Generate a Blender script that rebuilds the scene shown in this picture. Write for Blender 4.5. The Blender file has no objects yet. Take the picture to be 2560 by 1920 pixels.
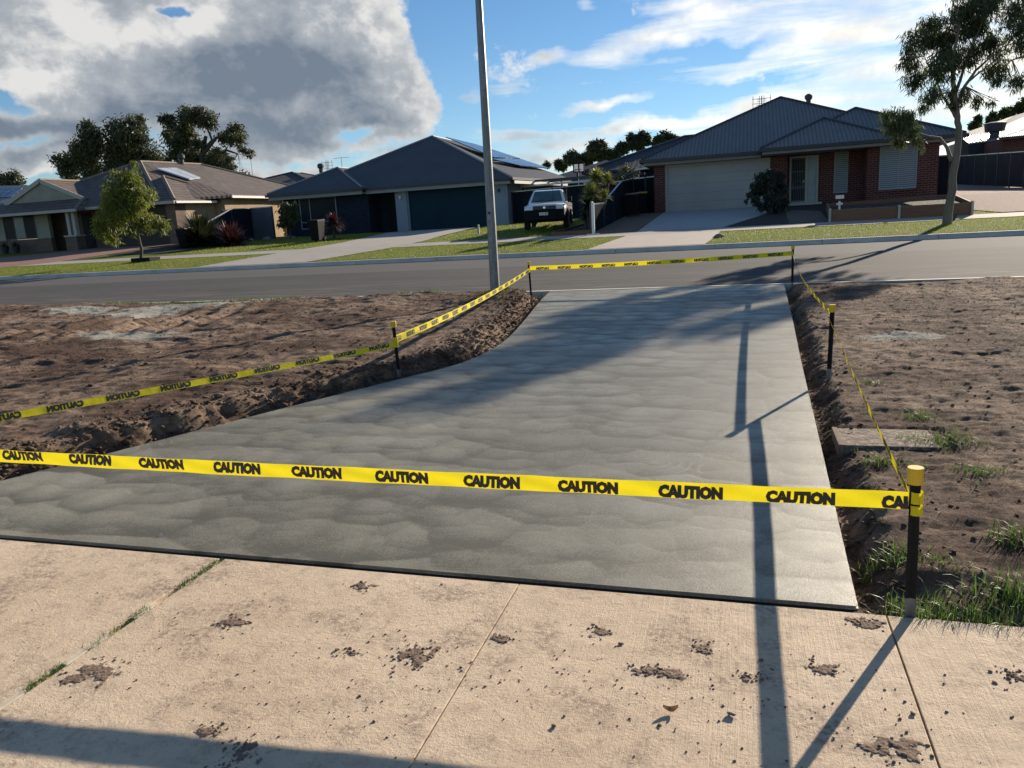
import bpy, bmesh, math, random
import numpy as np
from mathutils import Vector, Matrix
random.seed(7); RNG = np.random.default_rng(11)
R = math.radians
SC = bpy.context.scene
COL = SC.collection

# ------------------------------------------------------------------ camera
F = 1905.0; ROLL = R(3.3); EYE = 1.55
PITCH = R(11.935); YAW = R(17.239)
cam = bpy.data.cameras.new('camera'); camo = bpy.data.objects.new('camera', cam); COL.objects.link(camo)
cam.sensor_fit = 'HORIZONTAL'; cam.sensor_width = 36; cam.lens = F / 2560 * 36
cam.clip_start = 0.05; cam.clip_end = 2000
camo.matrix_world = (Matrix.Translation((0, 0, EYE)) @ Matrix.Rotation(YAW, 4, 'Z') @ Matrix.Rotation(math.pi/2 - PITCH, 4, 'X')
                     @ Matrix.Rotation(-ROLL, 4, 'Z'))
SC.camera = camo

def ray(px, py):
    x = px-1280; y = 960-py; c, s = math.cos(ROLL), math.sin(ROLL)
    xr = x*c+y*s; yr = -x*s+y*c
    cp, sp = math.cos(PITCH), math.sin(PITCH)
    fw = F*cp+yr*sp; up = -F*sp+yr*cp
    return Vector((xr*math.cos(YAW)-fw*math.sin(YAW), xr*math.sin(YAW)+fw*math.cos(YAW), up))
def at(px, py, Y):
    """the point seen at a photo pixel on the vertical plane Y metres ahead"""
    r = ray(px, py); t = Y/r.y; return Vector((r.x*t, Y, r.z*t+EYE))

# ------------------------------------------------------------------ light
SUN_EL = R(19.7); SUN_AZ = math.atan2(0.425, 0.90)
sd = Vector((math.sin(SUN_AZ)*math.cos(SUN_EL), math.cos(SUN_AZ)*math.cos(SUN_EL), math.sin(SUN_EL)))
sl = bpy.data.lights.new('sun', 'SUN'); sl.energy = 5.0; sl.angle = R(0.53); sl.color = (1.0, 0.87, 0.70)
so = bpy.data.objects.new('sun', sl); COL.objects.link(so)
so.rotation_euler = sd.to_track_quat('Z', 'Y').to_euler()
SC.view_settings.view_transform = 'Standard'; SC.view_settings.look = 'None'
SC.view_settings.exposure = 0.8; SC.view_settings.gamma = 1.0

W = bpy.data.worlds.new('World'); SC.world = W; W.use_nodes = True
nt = W.node_tree; nt.nodes.clear()
def wn(t, **k):
    n = nt.nodes.new(t)
    for a, b in k.items(): setattr(n, a, b)
    return n
def L(a, b): nt.links.new(a, b)
def wm(op, a, b=None, c=None, clamp=False):
    n = wn('ShaderNodeMath', operation=op, use_clamp=clamp)
    for i, v in enumerate((a, b, c)):
        if v is None: continue
        if isinstance(v, (int, float)): n.inputs[i].default_value = v
        else: L(v, n.inputs[i])
    return n.outputs[0]
tc = wn('ShaderNodeTexCoord'); sep = wn('ShaderNodeSeparateXYZ'); L(tc.outputs['Generated'], sep.inputs[0])
az = wm('ARCTAN2', sep.outputs[0], sep.outputs[1]); el = wm('ARCSINE', sep.outputs[2])
comb = wn('ShaderNodeCombineXYZ'); L(az, comb.inputs[0]); L(el, comb.inputs[1])
def wnoise(vec, scale, detail, rough, dist=0.0, sx=1, sy=1, rot=0):
    mp = wn('ShaderNodeMapping'); mp.inputs['Scale'].default_value = (sx, sy, 1); mp.inputs['Rotation'].default_value = (0, 0, rot)
    L(vec, mp.inputs[0])
    n = wn('ShaderNodeTexNoise'); n.inputs['Scale'].default_value = scale; n.inputs['Detail'].default_value = detail
    n.inputs['Roughness'].default_value = rough; n.inputs['Distortion'].default_value = dist
    L(mp.outputs[0], n.inputs['Vector']); return n
# wobble the lookup so that cloud edges billow
wob = wnoise(comb.outputs[0], 5.0, 5, 0.62)
vs = wn('ShaderNodeVectorMath', operation='SUBTRACT'); L(wob.outputs['Color'], vs.inputs[0]); vs.inputs[1].default_value = (0.5, 0.5, 0.5)
vk = wn('ShaderNodeVectorMath', operation='SCALE'); L(vs.outputs[0], vk.inputs[0]); vk.inputs['Scale'].default_value = 0.085
va = wn('ShaderNodeVectorMath', operation='ADD'); L(comb.outputs[0], va.inputs[0]); L(vk.outputs[0], va.inputs[1])
wc = va.outputs[0]
def azel(px, py):
    r = ray(px, py).normalized(); return math.atan2(r.x, r.y), math.asin(r.z)
def blobs(lst, vec):
    tot = None
    for (px, py, rx, ry, rot, w) in lst:
        a, e = azel(px, py)
        mp = wn('ShaderNodeMapping', vector_type='TEXTURE')
        mp.inputs['Location'].default_value = (a, e, 0); mp.inputs['Rotation'].default_value = (0, 0, R(rot))
        mp.inputs['Scale'].default_value = (rx/1905, ry/1905, 1); L(vec, mp.inputs[0])
        ln = wn('ShaderNodeVectorMath', operation='LENGTH'); L(mp.outputs[0], ln.inputs[0])
        mr = wn('ShaderNodeMapRange', interpolation_type='SMOOTHSTEP'); L(ln.outputs['Value'], mr.inputs[0])
        mr.inputs[1].default_value = 1.0; mr.inputs[2].default_value = 0.0; mr.inputs[3].default_value = 0; mr.inputs[4].default_value = w
        tot = mr.outputs[0] if tot is None else wm('ADD', tot, mr.outputs[0])
    return tot
CUM = [(180,60,380,200,0,1.0),(560,60,420,220,0,1.2),(820,120,300,230,-10,1.1),(980,230,190,190,0,1.0),(560,210,480,150,0,1.1),(180,230,330,120,0,.8),
       (240,330,520,110,4,1.0),(760,310,330,70,4,.75),(600,395,330,45,0,.55),(60,410,200,45,0,.55),(130,90,200,160,0,.6),(930,60,160,110,0,.7),
       (-300,200,420,400,0,1.0),(420,-150,700,220,0,1.2),(1010,280,140,110,0,.7),
       (150,425,180,40,0,.5),(700,425,330,40,0,.55),(760,352,220,36,2,.5)]
STR = [(1365,148,75,34,0,.95),(1180,240,60,22,0,.8),(1290,205,120,28,12,.6),(1510,170,150,40,4,.7),(1530,262,180,18,3,1.0),(1640,90,220,60,6,.75),
       (1820,85,330,42,4,.8),(1450,35,50,30,0,.6),(1640,30,140,30,0,.6),(1880,170,330,34,5,.8),(2050,120,330,45,8,.9),(2100,30,420,70,6,1.2),(1900,20,300,50,5,.8),
       (1700,170,260,22,4,.6),(2100,230,420,110,12,1.2),(1900,260,280,50,10,.8),(2300,330,500,110,8,1.2),(1760,310,240,38,6,.8),(2450,120,420,260,0,.9),
       (1400,340,300,34,4,1.0),(1560,330,240,26,2,.9),(1290,325,150,30,0,1.0),(1380,395,240,34,2,1.0),(1330,430,320,30,0,.9),(1000,380,260,30,2,.8),(900,425,400,30,0,.9),(2750,200,420,420,0,1.1)]
cumd = blobs(CUM, wc); strd = blobs(STR, wc)
GAP = blobs([(20,225,110,55,0,1.5),(60,275,90,30,0,.9),(45,350,140,22,0,1.0),(180,130,60,30,0,.4),(240,5,60,18,0,.8),(1100,120,90,220,0,.6),(900,318,120,24,0,.9),(1010,385,90,22,0,.8),(440,0,90,26,0,1.6),(1080,60,60,60,0,.7),(560,385,120,16,0,.4)], wc)
fine = wnoise(comb.outputs[0], 8.0, 10, 0.66, 0.1, 1, 1.15)
strn = wnoise(comb.outputs[0], 7.0, 9, 0.60, 0.5, 0.40, 3.4, R(-8))
den_c = wm('SUBTRACT', wm('ADD', cumd, wm('MULTIPLY', wm('SUBTRACT', fine.outputs[0], 0.5), 3.6)), wm('ADD', GAP, 0.34))
den_s = wm('SUBTRACT', wm('ADD', wm('MINIMUM', wm('MULTIPLY', strd, 0.78), 0.80), wm('MULTIPLY', wm('SUBTRACT', strn.outputs[0], 0.5), 3.0)), 0.24)
# generic broken cloud away from the photographed part of the sky
gen = wnoise(tc.outputs['Generated'], 2.2, 8, 0.6, 0.5, 1, 1)
gz_ = wm('MULTIPLY', wm('SUBTRACT', gen.outputs[0], 0.565), 4.0)
away = wn('ShaderNodeMapRange', interpolation_type='SMOOTHSTEP'); L(wm('ABSOLUTE', wm('ADD', az, R(17))), away.inputs[0])
away.inputs[1].default_value = R(42); away.inputs[2].default_value = R(60)
hi = wn('ShaderNodeMapRange', interpolation_type='SMOOTHSTEP'); L(el, hi.inputs[0]); hi.inputs[1].default_value = R(24); hi.inputs[2].default_value = R(34)
gmask = wm('MAXIMUM', away.outputs[0], hi.outputs[0])
edgn = wnoise(comb.outputs[0], 34.0, 6, 0.65)
ac = wm('MULTIPLY', wm('ADD', den_c, wm('MULTIPLY', wm('SUBTRACT', edgn.outputs[0], 0.5), 0.9)), 2.3, clamp=True); as_ = wm('MULTIPLY', den_s, 1.25, clamp=True)
ag = wm('MULTIPLY', wm('MULTIPLY', gz_, gmask), 1.0, clamp=True)
# how thick: thick cumulus goes grey, the rims stay white
dark_b = blobs([(640,190,430,130,2,.95),(420,160,330,110,0,.55),(560,330,620,90,4,.7),(250,320,420,85,4,.85),(60,250,240,60,0,.3),(820,280,260,70,6,.45),
                (820,210,180,120,0,.35),(2080,250,420,60,12,.55),(2350,300,300,50,10,.35),(-300,300,400,200,0,.7),(150,335,260,50,2,.35)], wc)
shn = wnoise(comb.outputs[0], 12.0, 9, 0.60, 0.15, 1, 1.25)
shn2 = wnoise(wc, 3.6, 6, 0.55, 0.3, 1, 1.5)
rim = wn('ShaderNodeMapRange', interpolation_type='SMOOTHSTEP'); L(den_c, rim.inputs[0]); rim.inputs[1].default_value = 0.05; rim.inputs[2].default_value = 1.3
rim.inputs[3].default_value = 0.25; rim.inputs[4].default_value = 1.0
dk0 = wm('ADD', wm('MULTIPLY', dark_b, 0.80), wm('ADD', wm('MULTIPLY', wm('SUBTRACT', shn.outputs[0], 0.45), 2.8), wm('MULTIPLY', wm('SUBTRACT', shn2.outputs[0], 0.47), 2.0)), clamp=True)
dk = wm('MULTIPLY', dk0, wm('MAXIMUM', rim.outputs[0], as_), clamp=True)
ramp = wn('ShaderNodeValToRGB'); L(dk, ramp.inputs[0]); cr = ramp.color_ramp
cr.elements[0].position = 0.0; cr.elements[0].color = (0.88, 0.865, 0.84, 1)
cr.elements[1].position = 1.0; cr.elements[1].color = (0.20, 0.245, 0.31, 1)
e_ = cr.elements.new(0.35); e_.color = (0.47, 0.50, 0.535, 1)
# clouds brighten and warm towards the sun
vd = wn('ShaderNodeVectorMath', operation='DOT_PRODUCT'); L(tc.outputs['Generated'], vd.inputs[0]); vd.inputs[1].default_value = sd
glow = wn('ShaderNodeMapRange', interpolation_type='SMOOTHSTEP'); L(vd.outputs['Value'], glow.inputs[0])
glow.inputs[1].default_value = 0.62; glow.inputs[2].default_value = 1.0; glow.inputs[3].default_value = 0.0; glow.inputs[4].default_value = 0.75
gm = wn('ShaderNodeMixRGB', blend_type='ADD'); gm.inputs[0].default_value = 1.0; L(ramp.outputs[0], gm.inputs[1])
gl = wn('ShaderNodeMixRGB', blend_type='MULTIPLY'); gl.inputs[0].default_value = 1.0; gl.inputs[1].default_value = (1.0, 0.90, 0.72, 1); L(glow.outputs[0], gl.inputs[2]); L(gl.outputs[0], gm.inputs[2])
SKYK = 0.068
sky = wn('ShaderNodeTexSky', sky_type='NISHITA'); sky.sun_disc = False; sky.sun_elevation = SUN_EL; sky.sun_rotation = SUN_AZ
sky.air_density = 1.0; sky.dust_density = 0.0; sky.ozone_density = 4.0; sky.altitude = 100
hs = wn('ShaderNodeHueSaturation'); hs.inputs['Saturation'].default_value = 1.08; L(sky.outputs[0], hs.inputs['Color'])
bg1 = wn('ShaderNodeBackground'); L(hs.outputs[0], bg1.inputs[0]); bg1.inputs[1].default_value = SKYK
bg2 = wn('ShaderNodeBackground'); L(gm.outputs[0], bg2.inputs[0]); bg2.inputs[1].default_value = 0.52
mix = wn('ShaderNodeMixShader')
alpha = wm('MAXIMUM', wm('MAXIMUM', ac, as_), ag, clamp=True)
nopho = wm('SUBTRACT', 1.0, wm('MULTIPLY', gmask, 0.0))
L(wm('MULTIPLY', alpha, 0.96), mix.inputs[0]); L(bg1.outputs[0], mix.inputs[1]); L(bg2.outputs[0], mix.inputs[2])
wo = wn('ShaderNodeOutputWorld'); L(mix.outputs[0], wo.inputs[0])
W.cycles.sampling_method = 'MANUAL'; W.cycles.sample_map_resolution = 512

# ------------------------------------------------------------------ ground profile
SXP = [-60, -34, -28, -26, -14, -10, -5, 4, 9, 20]; SZP = [1.43, 1.43, 1.43, 1.38, 1.38, 1.48, 1.60, 1.60, 1.60, 1.62]
def gz(X, Y):
    pad = float(np.interp(X, SXP, SZP))
    up = pad + .25 if X > 8 else pad + .1
    return float(np.interp(Y, [2.95, 14.4, 23.4, 28.5, 37.5, 48, 70], [0, .235, .605, .952, pad, up, up + (1.0 if X > 8 else .3)]))
def G(px, py, off=0.0):
    r = ray(px, py); lo, hi_ = 1.2, 120
    for _ in range(50):
        m = (lo+hi_)/2; q = r*(m/r.y)
        if q.z+EYE > gz(q.x, m)+off: lo = m
        else: hi_ = m
    q = r*(lo/r.y); return Vector((q.x, q.y, q.z+EYE))
def G1(x, y): return G(x*.28933, 250+y*.28933)
def G2(x, y): return G(560+x*.28933, 300+y*.28933)
def G3(x, y): return G(1150+x*.28933, 300+y*.28933)
def G4(x, y): return G(1560+x*.28933, 200+y*.28933)
def G5(x, y): return G(2000+x*.36166, y*.36166)
def A1(x, y, Y): return at(x*.28933, 250+y*.28933, Y)
def A2(x, y, Y): return at(560+x*.28933, 300+y*.28933, Y)
def A3(x, y, Y): return at(1150+x*.28933, 300+y*.28933, Y)
def A4(x, y, Y): return at(1560+x*.28933, 200+y*.28933, Y)
def A5(x, y, Y): return at(2000+x*.36166, y*.36166, Y)

# ------------------------------------------------------------------ materials
def mat(name, base, base2=None, nscale=6.0, rough=0.75, bump=0.0, bscale=None, metal=0.0, spec=0.5, detail=6, stretch=(1, 1, 1), coat=0.0, transl=0.0, coord='Object', bdist=0.01, contrast=1.0):
    m = bpy.data.materials.new(name); m.use_nodes = True; t = m.node_tree; b = t.nodes['Principled BSDF']
    b.inputs['Roughness'].default_value = rough; b.inputs['Metallic'].default_value = metal
    b.inputs['Specular IOR Level'].default_value = spec; b.inputs['Coat Weight'].default_value = coat
    base2 = base2 or tuple(min(1, c*0.72) for c in base)
    tcn = t.nodes.new('ShaderNodeTexCoord'); mp = t.nodes.new('ShaderNodeMapping'); mp.inputs['Scale'].default_value = stretch
    t.links.new(tcn.outputs[coord], mp.inputs[0])
    n = t.nodes.new('ShaderNodeTexNoise'); n.inputs['Scale'].default_value = nscale; n.inputs['Detail'].default_value = detail; n.inputs['Roughness'].default_value = .62
    t.links.new(mp.outputs[0], n.inputs['Vector'])
    mr = t.nodes.new('ShaderNodeMapRange'); mr.inputs[1].default_value = .5-.22/contrast; mr.inputs[2].default_value = .5+.22/contrast
    t.links.new(n.outputs[0], mr.inputs[0])
    mx = t.nodes.new('ShaderNodeMixRGB'); mx.inputs[1].default_value = (*base2, 1); mx.inputs[2].default_value = (*base, 1)
    t.links.new(mr.outputs[0], mx.inputs[0]); t.links.new(mx.outputs[0], b.inputs['Base Color'])
    if bump:
        n2 = t.nodes.new('ShaderNodeTexNoise'); n2.inputs['Scale'].default_value = bscale or nscale*4; n2.inputs['Detail'].default_value = 8; n2.inputs['Roughness'].default_value = .65
        t.links.new(mp.outputs[0], n2.inputs['Vector'])
        bp = t.nodes.new('ShaderNodeBump'); bp.inputs['Strength'].default_value = bump; bp.inputs['Distance'].default_value = bdist
        t.links.new(n2.outputs[0], bp.inputs['Height']); t.links.new(bp.outputs[0], b.inputs['Normal'])
    if transl:
        tr = t.nodes.new('ShaderNodeBsdfTranslucent'); t.links.new(mx.outputs[0], tr.inputs[0])
        ms = t.nodes.new('ShaderNodeMixShader'); ms.inputs[0].default_value = transl
        t.links.new(b.outputs[0], ms.inputs[1]); t.links.new(tr.outputs[0], ms.inputs[2])
        t.links.new(ms.outputs[0], t.nodes['Material Output'].inputs[0])
    return m
class MT:                                                      # small node-graph helper for the special materials
    def __init__(s, name, rough=.8, spec=.5):
        s.m = bpy.data.materials.new(name); s.m.use_nodes = True; s.t = s.m.node_tree; s.b = s.t.nodes['Principled BSDF']
        s.b.inputs['Roughness'].default_value = rough; s.b.inputs['Specular IOR Level'].default_value = spec
        s.tc = s.t.nodes.new('ShaderNodeTexCoord'); s.obj = s.tc.outputs['Object']; s.uv = s.tc.outputs['UV']
    def n(s, typ, **k):
        x = s.t.nodes.new(typ)
        for a, b in k.items(): setattr(x, a, b)
        return x
    def set(s, n, i, v):
        if v is None: return
        if isinstance(v, (int, float, tuple, list)):
            n.inputs[i].default_value = v if not isinstance(v, tuple) or len(v) != 3 or n.inputs[i].type != 'RGBA' else (*v, 1)
        else: s.t.links.new(v, n.inputs[i])
    def math(s, op, a, b=None, c=None, clamp=False):
        x = s.n('ShaderNodeMath', operation=op, use_clamp=clamp)
        for i, v in enumerate((a, b, c)): s.set(x, i, v)
        return x.outputs[0]
    def map(s, vec, scale=(1, 1, 1), rot=(0, 0, 0), loc=(0, 0, 0)):
        x = s.n('ShaderNodeMapping'); x.inputs['Scale'].default_value = scale; x.inputs['Rotation'].default_value = rot; x.inputs['Location'].default_value = loc
        s.set(x, 0, vec); return x.outputs[0]
    def noise(s, vec, scale, detail=6, rough=.6, dist=0, col=False):
        x = s.n('ShaderNodeTexNoise'); s.set(x, 'Vector', vec); x.inputs['Scale'].default_value = scale; x.inputs['Detail'].default_value = detail
        x.inputs['Roughness'].default_value = rough; x.inputs['Distortion'].default_value = dist; return x.outputs['Color' if col else 0]
    def rng(s, v, a, b, c=0, d=1, smooth=False):
        x = s.n('ShaderNodeMapRange', interpolation_type='SMOOTHSTEP' if smooth else 'LINEAR')
        for i, q in enumerate((v, a, b, c, d)): s.set(x, i, q)
        return x.outputs[0]
    def mix(s, f, a, b, mode='MIX'):
        x = s.n('ShaderNodeMixRGB', blend_type=mode); s.set(x, 0, f); s.set(x, 1, a); s.set(x, 2, b); return x.outputs[0]
    def bump(s, h, strength, dist, normal=None):
        x = s.n('ShaderNodeBump'); x.inputs['Strength'].default_value = strength; x.inputs['Distance'].default_value = dist
        s.set(x, 'Height', h)
        if normal is not None: s.set(x, 'Normal', normal)
        return x.outputs[0]
    def sep(s, v):
        x = s.n('ShaderNodeSeparateXYZ'); s.set(x, 0, v); return x.outputs
    def vor(s, vec, scale, rnd=1.0, feature='F1'):
        x = s.n('ShaderNodeTexVoronoi', feature=feature); s.set(x, 'Vector', vec); x.inputs['Scale'].default_value = scale
        if 'Randomness' in x.inputs: x.inputs['Randomness'].default_value = rnd
        return x.outputs
    def fin(s, color=None, normal=None, rough=None):
        if color is not None: s.set(s.b, 'Base Color', color)
        if normal is not None: s.set(s.b, 'Normal', normal)
        if rough is not None: s.set(s.b, 'Roughness', rough)
        return s.m

def brick_mat(name, c1, c2, mortar, bw=.26, rh=.094, ms=.010):
    k = MT(name, .9, .25); b = k.n('ShaderNodeTexBrick'); k.set(b, 'Vector', k.uv)
    b.inputs['Color1'].default_value = (*c1, 1); b.inputs['Color2'].default_value = (*c2, 1); b.inputs['Mortar'].default_value = (*mortar, 1)
    b.inputs['Scale'].default_value = 1; b.inputs['Brick Width'].default_value = bw; b.inputs['Row Height'].default_value = rh
    b.inputs['Mortar Size'].default_value = ms; b.inputs['Mortar Smooth'].default_value = .2; b.inputs['Bias'].default_value = 0
    v = k.noise(k.obj, 1.3, 4); c = k.mix(k.rng(v, .3, .7, .0, .35), b.outputs[0], (c1[0]*.5, c1[1]*.5, c1[2]*.5), 'MIX')
    return k.fin(c, k.bump(b.outputs['Fac'], -.5, .01))
def tile_mat(name, c1, c2, row=.42, col=.34):
    k = MT(name, .75, .4); x, y, z = k.sep(k.uv)
    fy = k.math('FRACT', k.math('DIVIDE', y, row)); fx = k.math('FRACT', k.math('DIVIDE', x, col))
    h = k.math('ADD', k.math('SUBTRACT', 1.0, fy), k.math('MULTIPLY', k.math('ABSOLUTE', k.math('SUBTRACT', fx, .5)), .9))
    wn_ = k.n('ShaderNodeTexWhiteNoise', noise_dimensions='2D'); cb = k.n('ShaderNodeCombineXYZ')
    k.set(cb, 0, k.math('FLOOR', k.math('DIVIDE', x, col))); k.set(cb, 1, k.math('FLOOR', k.math('DIVIDE', y, row))); k.set(wn_, 'Vector', cb.outputs[0])
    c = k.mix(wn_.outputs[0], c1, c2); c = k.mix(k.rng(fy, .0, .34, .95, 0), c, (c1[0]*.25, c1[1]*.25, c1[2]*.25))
    c = k.mix(k.rng(k.noise(k.obj, .9, 5), .45, .7, 0, .4), c, c2)
    return k.fin(c, k.bump(h, .8, .03))
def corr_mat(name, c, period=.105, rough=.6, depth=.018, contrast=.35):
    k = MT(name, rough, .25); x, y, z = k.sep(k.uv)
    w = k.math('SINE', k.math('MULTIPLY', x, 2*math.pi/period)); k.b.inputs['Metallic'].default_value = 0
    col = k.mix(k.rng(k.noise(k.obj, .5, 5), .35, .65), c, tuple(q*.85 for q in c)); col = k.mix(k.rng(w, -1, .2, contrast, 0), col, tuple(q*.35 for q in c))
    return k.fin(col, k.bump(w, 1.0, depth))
def rib_mat(name, c, period=.2, rough=.5, axis=0, duty=.18, depth=.03):
    k = MT(name, rough, .1); k.b.inputs['IOR'].default_value = 1.12; p = k.sep(k.uv)[axis]
    f = k.math('FRACT', k.math('DIVIDE', p, period)); t = k.math('ABSOLUTE', k.math('SUBTRACT', f, .5))
    h = k.rng(t, duty, duty+.12, 1, 0)
    col = k.mix(k.rng(k.noise(k.obj, 1.2, 5), .35, .65), c, tuple(q*.82 for q in c))
    return k.fin(col, k.bump(h, .5, depth))

m_brick_red = brick_mat('red_brick', (.135, .034, .028), (.085, .021, .019), (.22, .17, .15))
m_brick_blue = brick_mat('dark_blue_brick', (.022, .030, .055), (.012, .016, .028), (.035, .042, .06))
m_brick_cream = brick_mat('cream_brick', (.44, .31, .19), (.36, .25, .15), (.42, .34, .25))
m_brick_brown = brick_mat('brown_brick', (.19, .13, .095), (.13, .09, .07), (.18, .15, .12))
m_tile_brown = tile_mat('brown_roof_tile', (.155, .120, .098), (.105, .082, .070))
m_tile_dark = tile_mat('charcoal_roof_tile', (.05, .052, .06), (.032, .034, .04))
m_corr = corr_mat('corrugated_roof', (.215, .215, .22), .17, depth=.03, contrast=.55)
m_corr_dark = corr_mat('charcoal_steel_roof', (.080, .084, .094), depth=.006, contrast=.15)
m_corr_light = corr_mat('bright_steel_roof', (.24, .245, .25), .2, .4, .02)
m_ridge_tile = mat('ridge_tile', (.24, .18, .14), nscale=3, rough=.7)
m_trim_dark = mat('charcoal_trim', (.035, .04, .048), nscale=2, rough=.5)
m_trim_grey = mat('grey_fascia', (.30, .31, .31), (.26, .27, .27), 2, .6)
m_trim_white = mat('white_trim', (.72, .71, .68), (.62, .61, .58), 3, .5)
m_trim_cream = mat('cream_trim', (.42, .40, .34), (.36, .34, .29), 2, .6)
m_render = mat('grey_render', (.24, .28, .32), (.25, .29, .33), 2, .8)
m_render_cream = mat('cream_render', (.34, .31, .25), (.28, .26, .21), 2, .8)
m_soffit = mat('soffit', (.30, .30, .29), nscale=2, rough=.8)
def panel_mat(name, c, h=.42):
    k = MT(name, .7, .15); y = k.sep(k.uv)[1]; f = k.math('FRACT', k.math('DIVIDE', y, h))
    line = k.rng(k.math('ABSOLUTE', k.math('SUBTRACT', f, .5)), .47, .49, 0, 1)
    col = k.mix(k.rng(k.noise(k.obj, .7, 4), .35, .65), c, tuple(q*.86 for q in c)); col = k.mix(k.math('MULTIPLY', line, .5), col, tuple(q*.4 for q in c))
    return k.fin(col, k.bump(line, -.5, .01))
m_gd_grey = panel_mat('grey_garage_panels', (.40, .385, .36)); m_gd_teal = panel_mat('teal_garage_panels', (.010, .036, .052), .3); m_gd_brown = panel_mat('brown_garage_panels', (.07, .058, .052), .3)
m_board = rib_mat('weatherboard', (.34, .33, .27), .18, .7, 1, .4, .02)
m_glass = mat('dark_glass', (.02, .024, .03), (.012, .015, .02), 1, .3, spec=.08)
m_glass_pale = mat('curtained_glass', (.30, .36, .38), (.16, .20, .22), 1.5, .2, spec=.3)
m_blue_curtain = mat('blue_curtain_glass', (.03, .10, .17), (.02, .06, .10), 2, .2)
def blind_mat():
    k = MT('slatted_blind', .5, .3); y = k.sep(k.uv)[1]; f = k.math('FRACT', k.math('DIVIDE', y, .085))
    c = k.mix(k.rng(f, .2, .8, 0, 1), (.10, .12, .14), (.34, .37, .39)); return k.fin(c)
m_blind = blind_mat()
m_solar = MT('solar_cells', .12, .8)
_x, _y, _z = m_solar.sep(m_solar.uv)
_lx = m_solar.rng(m_solar.math('ABSOLUTE', m_solar.math('SUBTRACT', m_solar.math('FRACT', m_solar.math('DIVIDE', _x, 1.0)), .5)), .46, .48, 0, 1)
_ly = m_solar.rng(m_solar.math('ABSOLUTE', m_solar.math('SUBTRACT', m_solar.math('FRACT', m_solar.math('DIVIDE', _y, 1.7)), .5)), .475, .49, 0, 1)
m_solar = m_solar.fin(m_solar.mix(m_solar.math('MAXIMUM', _lx, _ly), (.035, .045, .065), (.35, .37, .40)))
m_collector = mat('pale_collector_glass', (.50, .53, .56), (.42, .45, .48), 1, .25)
m_black = mat('black_steel', (.012, .012, .013), (.008, .008, .009), 20, .6, .15, spec=.2)
m_blackplastic = mat('black_plastic', (.010, .011, .012), nscale=8, rough=.7, spec=.15)
m_yellow = mat('yellow_plastic', (.78, .50, .02), (.70, .43, .015), 12, .42, spec=.5)
m_tape = mat('yellow_tape', (.92, .78, .02), (.86, .70, .015), 9, .6, bump=.5, bscale=9, bdist=.02, spec=.25, transl=.30, stretch=(1, 1, 1))
m_ink = mat('black_ink', (.035, .022, .012), (.03, .018, .01), 9, .4)
m_galv = MT('galvanised_steel', .5, .5)
_v = m_galv.vor(m_galv.map(m_galv.obj, (1, 1, .6)), 28)[1]; _g = m_galv.sep(_v)[0]
_s = m_galv.noise(m_galv.map(m_galv.obj, (9, 9, .8)), 3, 6)
m_galv.b.inputs['Metallic'].default_value = .55
m_galv = m_galv.fin(m_galv.mix(m_galv.rng(_s, .4, .7, 0, .7), m_galv.mix(_g, (.20, .205, .21), (.28, .285, .29)), (.13, .13, .13)))
m_white = mat('white_paint', (.75, .75, .74), (.66, .66, .65), 5, .4)
m_fence = rib_mat('charcoal_fence_steel', (.020, .025, .032), .19, .9, 0, .2, .03)
m_fence_brown = rib_mat('slate_fence_steel', (.055, .056, .060), .19, .55, 0, .2, .03)
m_fence_grey = rib_mat('grey_fence_steel', (.12, .13, .145), .19, .5, 0, .2, .035)
m_rail = mat('fence_rail', (.35, .36, .37), nscale=3, rough=.3, metal=.5)
m_bark = mat('gum_bark', (.25, .20, .155), (.13, .10, .08), 7, .85, .6, 14, stretch=(1, 1, .25), bdist=.03)
m_bark_dark = mat('dark_bark', (.09, .075, .06), nscale=5, rough=.9, bump=.5, bdist=.03)
m_leaf_gum = mat('gum_leaf', (.10, .125, .045), (.045, .062, .026), .9, .5, transl=.35)
m_leaf_dark = mat('dark_gum_leaf', (.11, .12, .05), (.045, .055, .028), .35, .55, transl=.25)
m_leaf_yel = mat('yellow_green_leaf', (.25, .27, .035), (.08, .11, .022), 1.2, .5, transl=.45)
m_leaf_weep = mat('weeping_leaf', (.022, .032, .016), (.012, .018, .010), 1.5, .55, transl=.15)
m_leaf_yucca = mat('yucca_leaf', (.42, .42, .11), (.16, .18, .05), 1.4, .4, transl=.3)
m_leaf_flax = mat('flax_leaf', (.05, .06, .022), (.022, .03, .014), 1.4, .4, transl=.3)
m_leaf_red = mat('red_cordyline_leaf', (.10, .03, .028), (.045, .018, .018), 2, .35, transl=.35)
m_wood = mat('sleeper_timber', (.22, .115, .065), (.15, .075, .045), 4, .8, .3, 20, stretch=(.3, 1, 6))
m_mulch = mat('dark_mulch', (.045, .035, .028), (.02, .016, .013), 18, .95, .9, 30, bdist=.04)
m_straw = mat('straw_mulch', (.17, .14, .10), (.09, .07, .05), 14, .95, .8, 30, bdist=.03)
m_gravel_tan = mat('tan_gravel', (.21, .155, .105), (.12, .085, .06), 12, .95, .8, 30, bdist=.03)
m_gravel_pink = mat('pink_gravel', (.36, .25, .20), (.22, .15, .12), 12, .95, .8, 26, bdist=.03)
m_conc_far = mat('far_concrete', (.40, .36, .31), (.32, .29, .25), 1.6, .85, .3, 40, bdist=.004)
m_conc_pale = mat('pale_concrete', (.40, .40, .38), (.33, .33, .32), 1.2, .85, .3, 40, bdist=.004)
m_conc_tan = mat('tan_concrete', (.50, .42, .35), (.42, .35, .29), 1.3, .85, .3, 40, bdist=.004)
m_paver = brick_mat('red_paving', (.34, .19, .15), (.26, .15, .12), (.22, .15, .12), .3, .15, .012)
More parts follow.
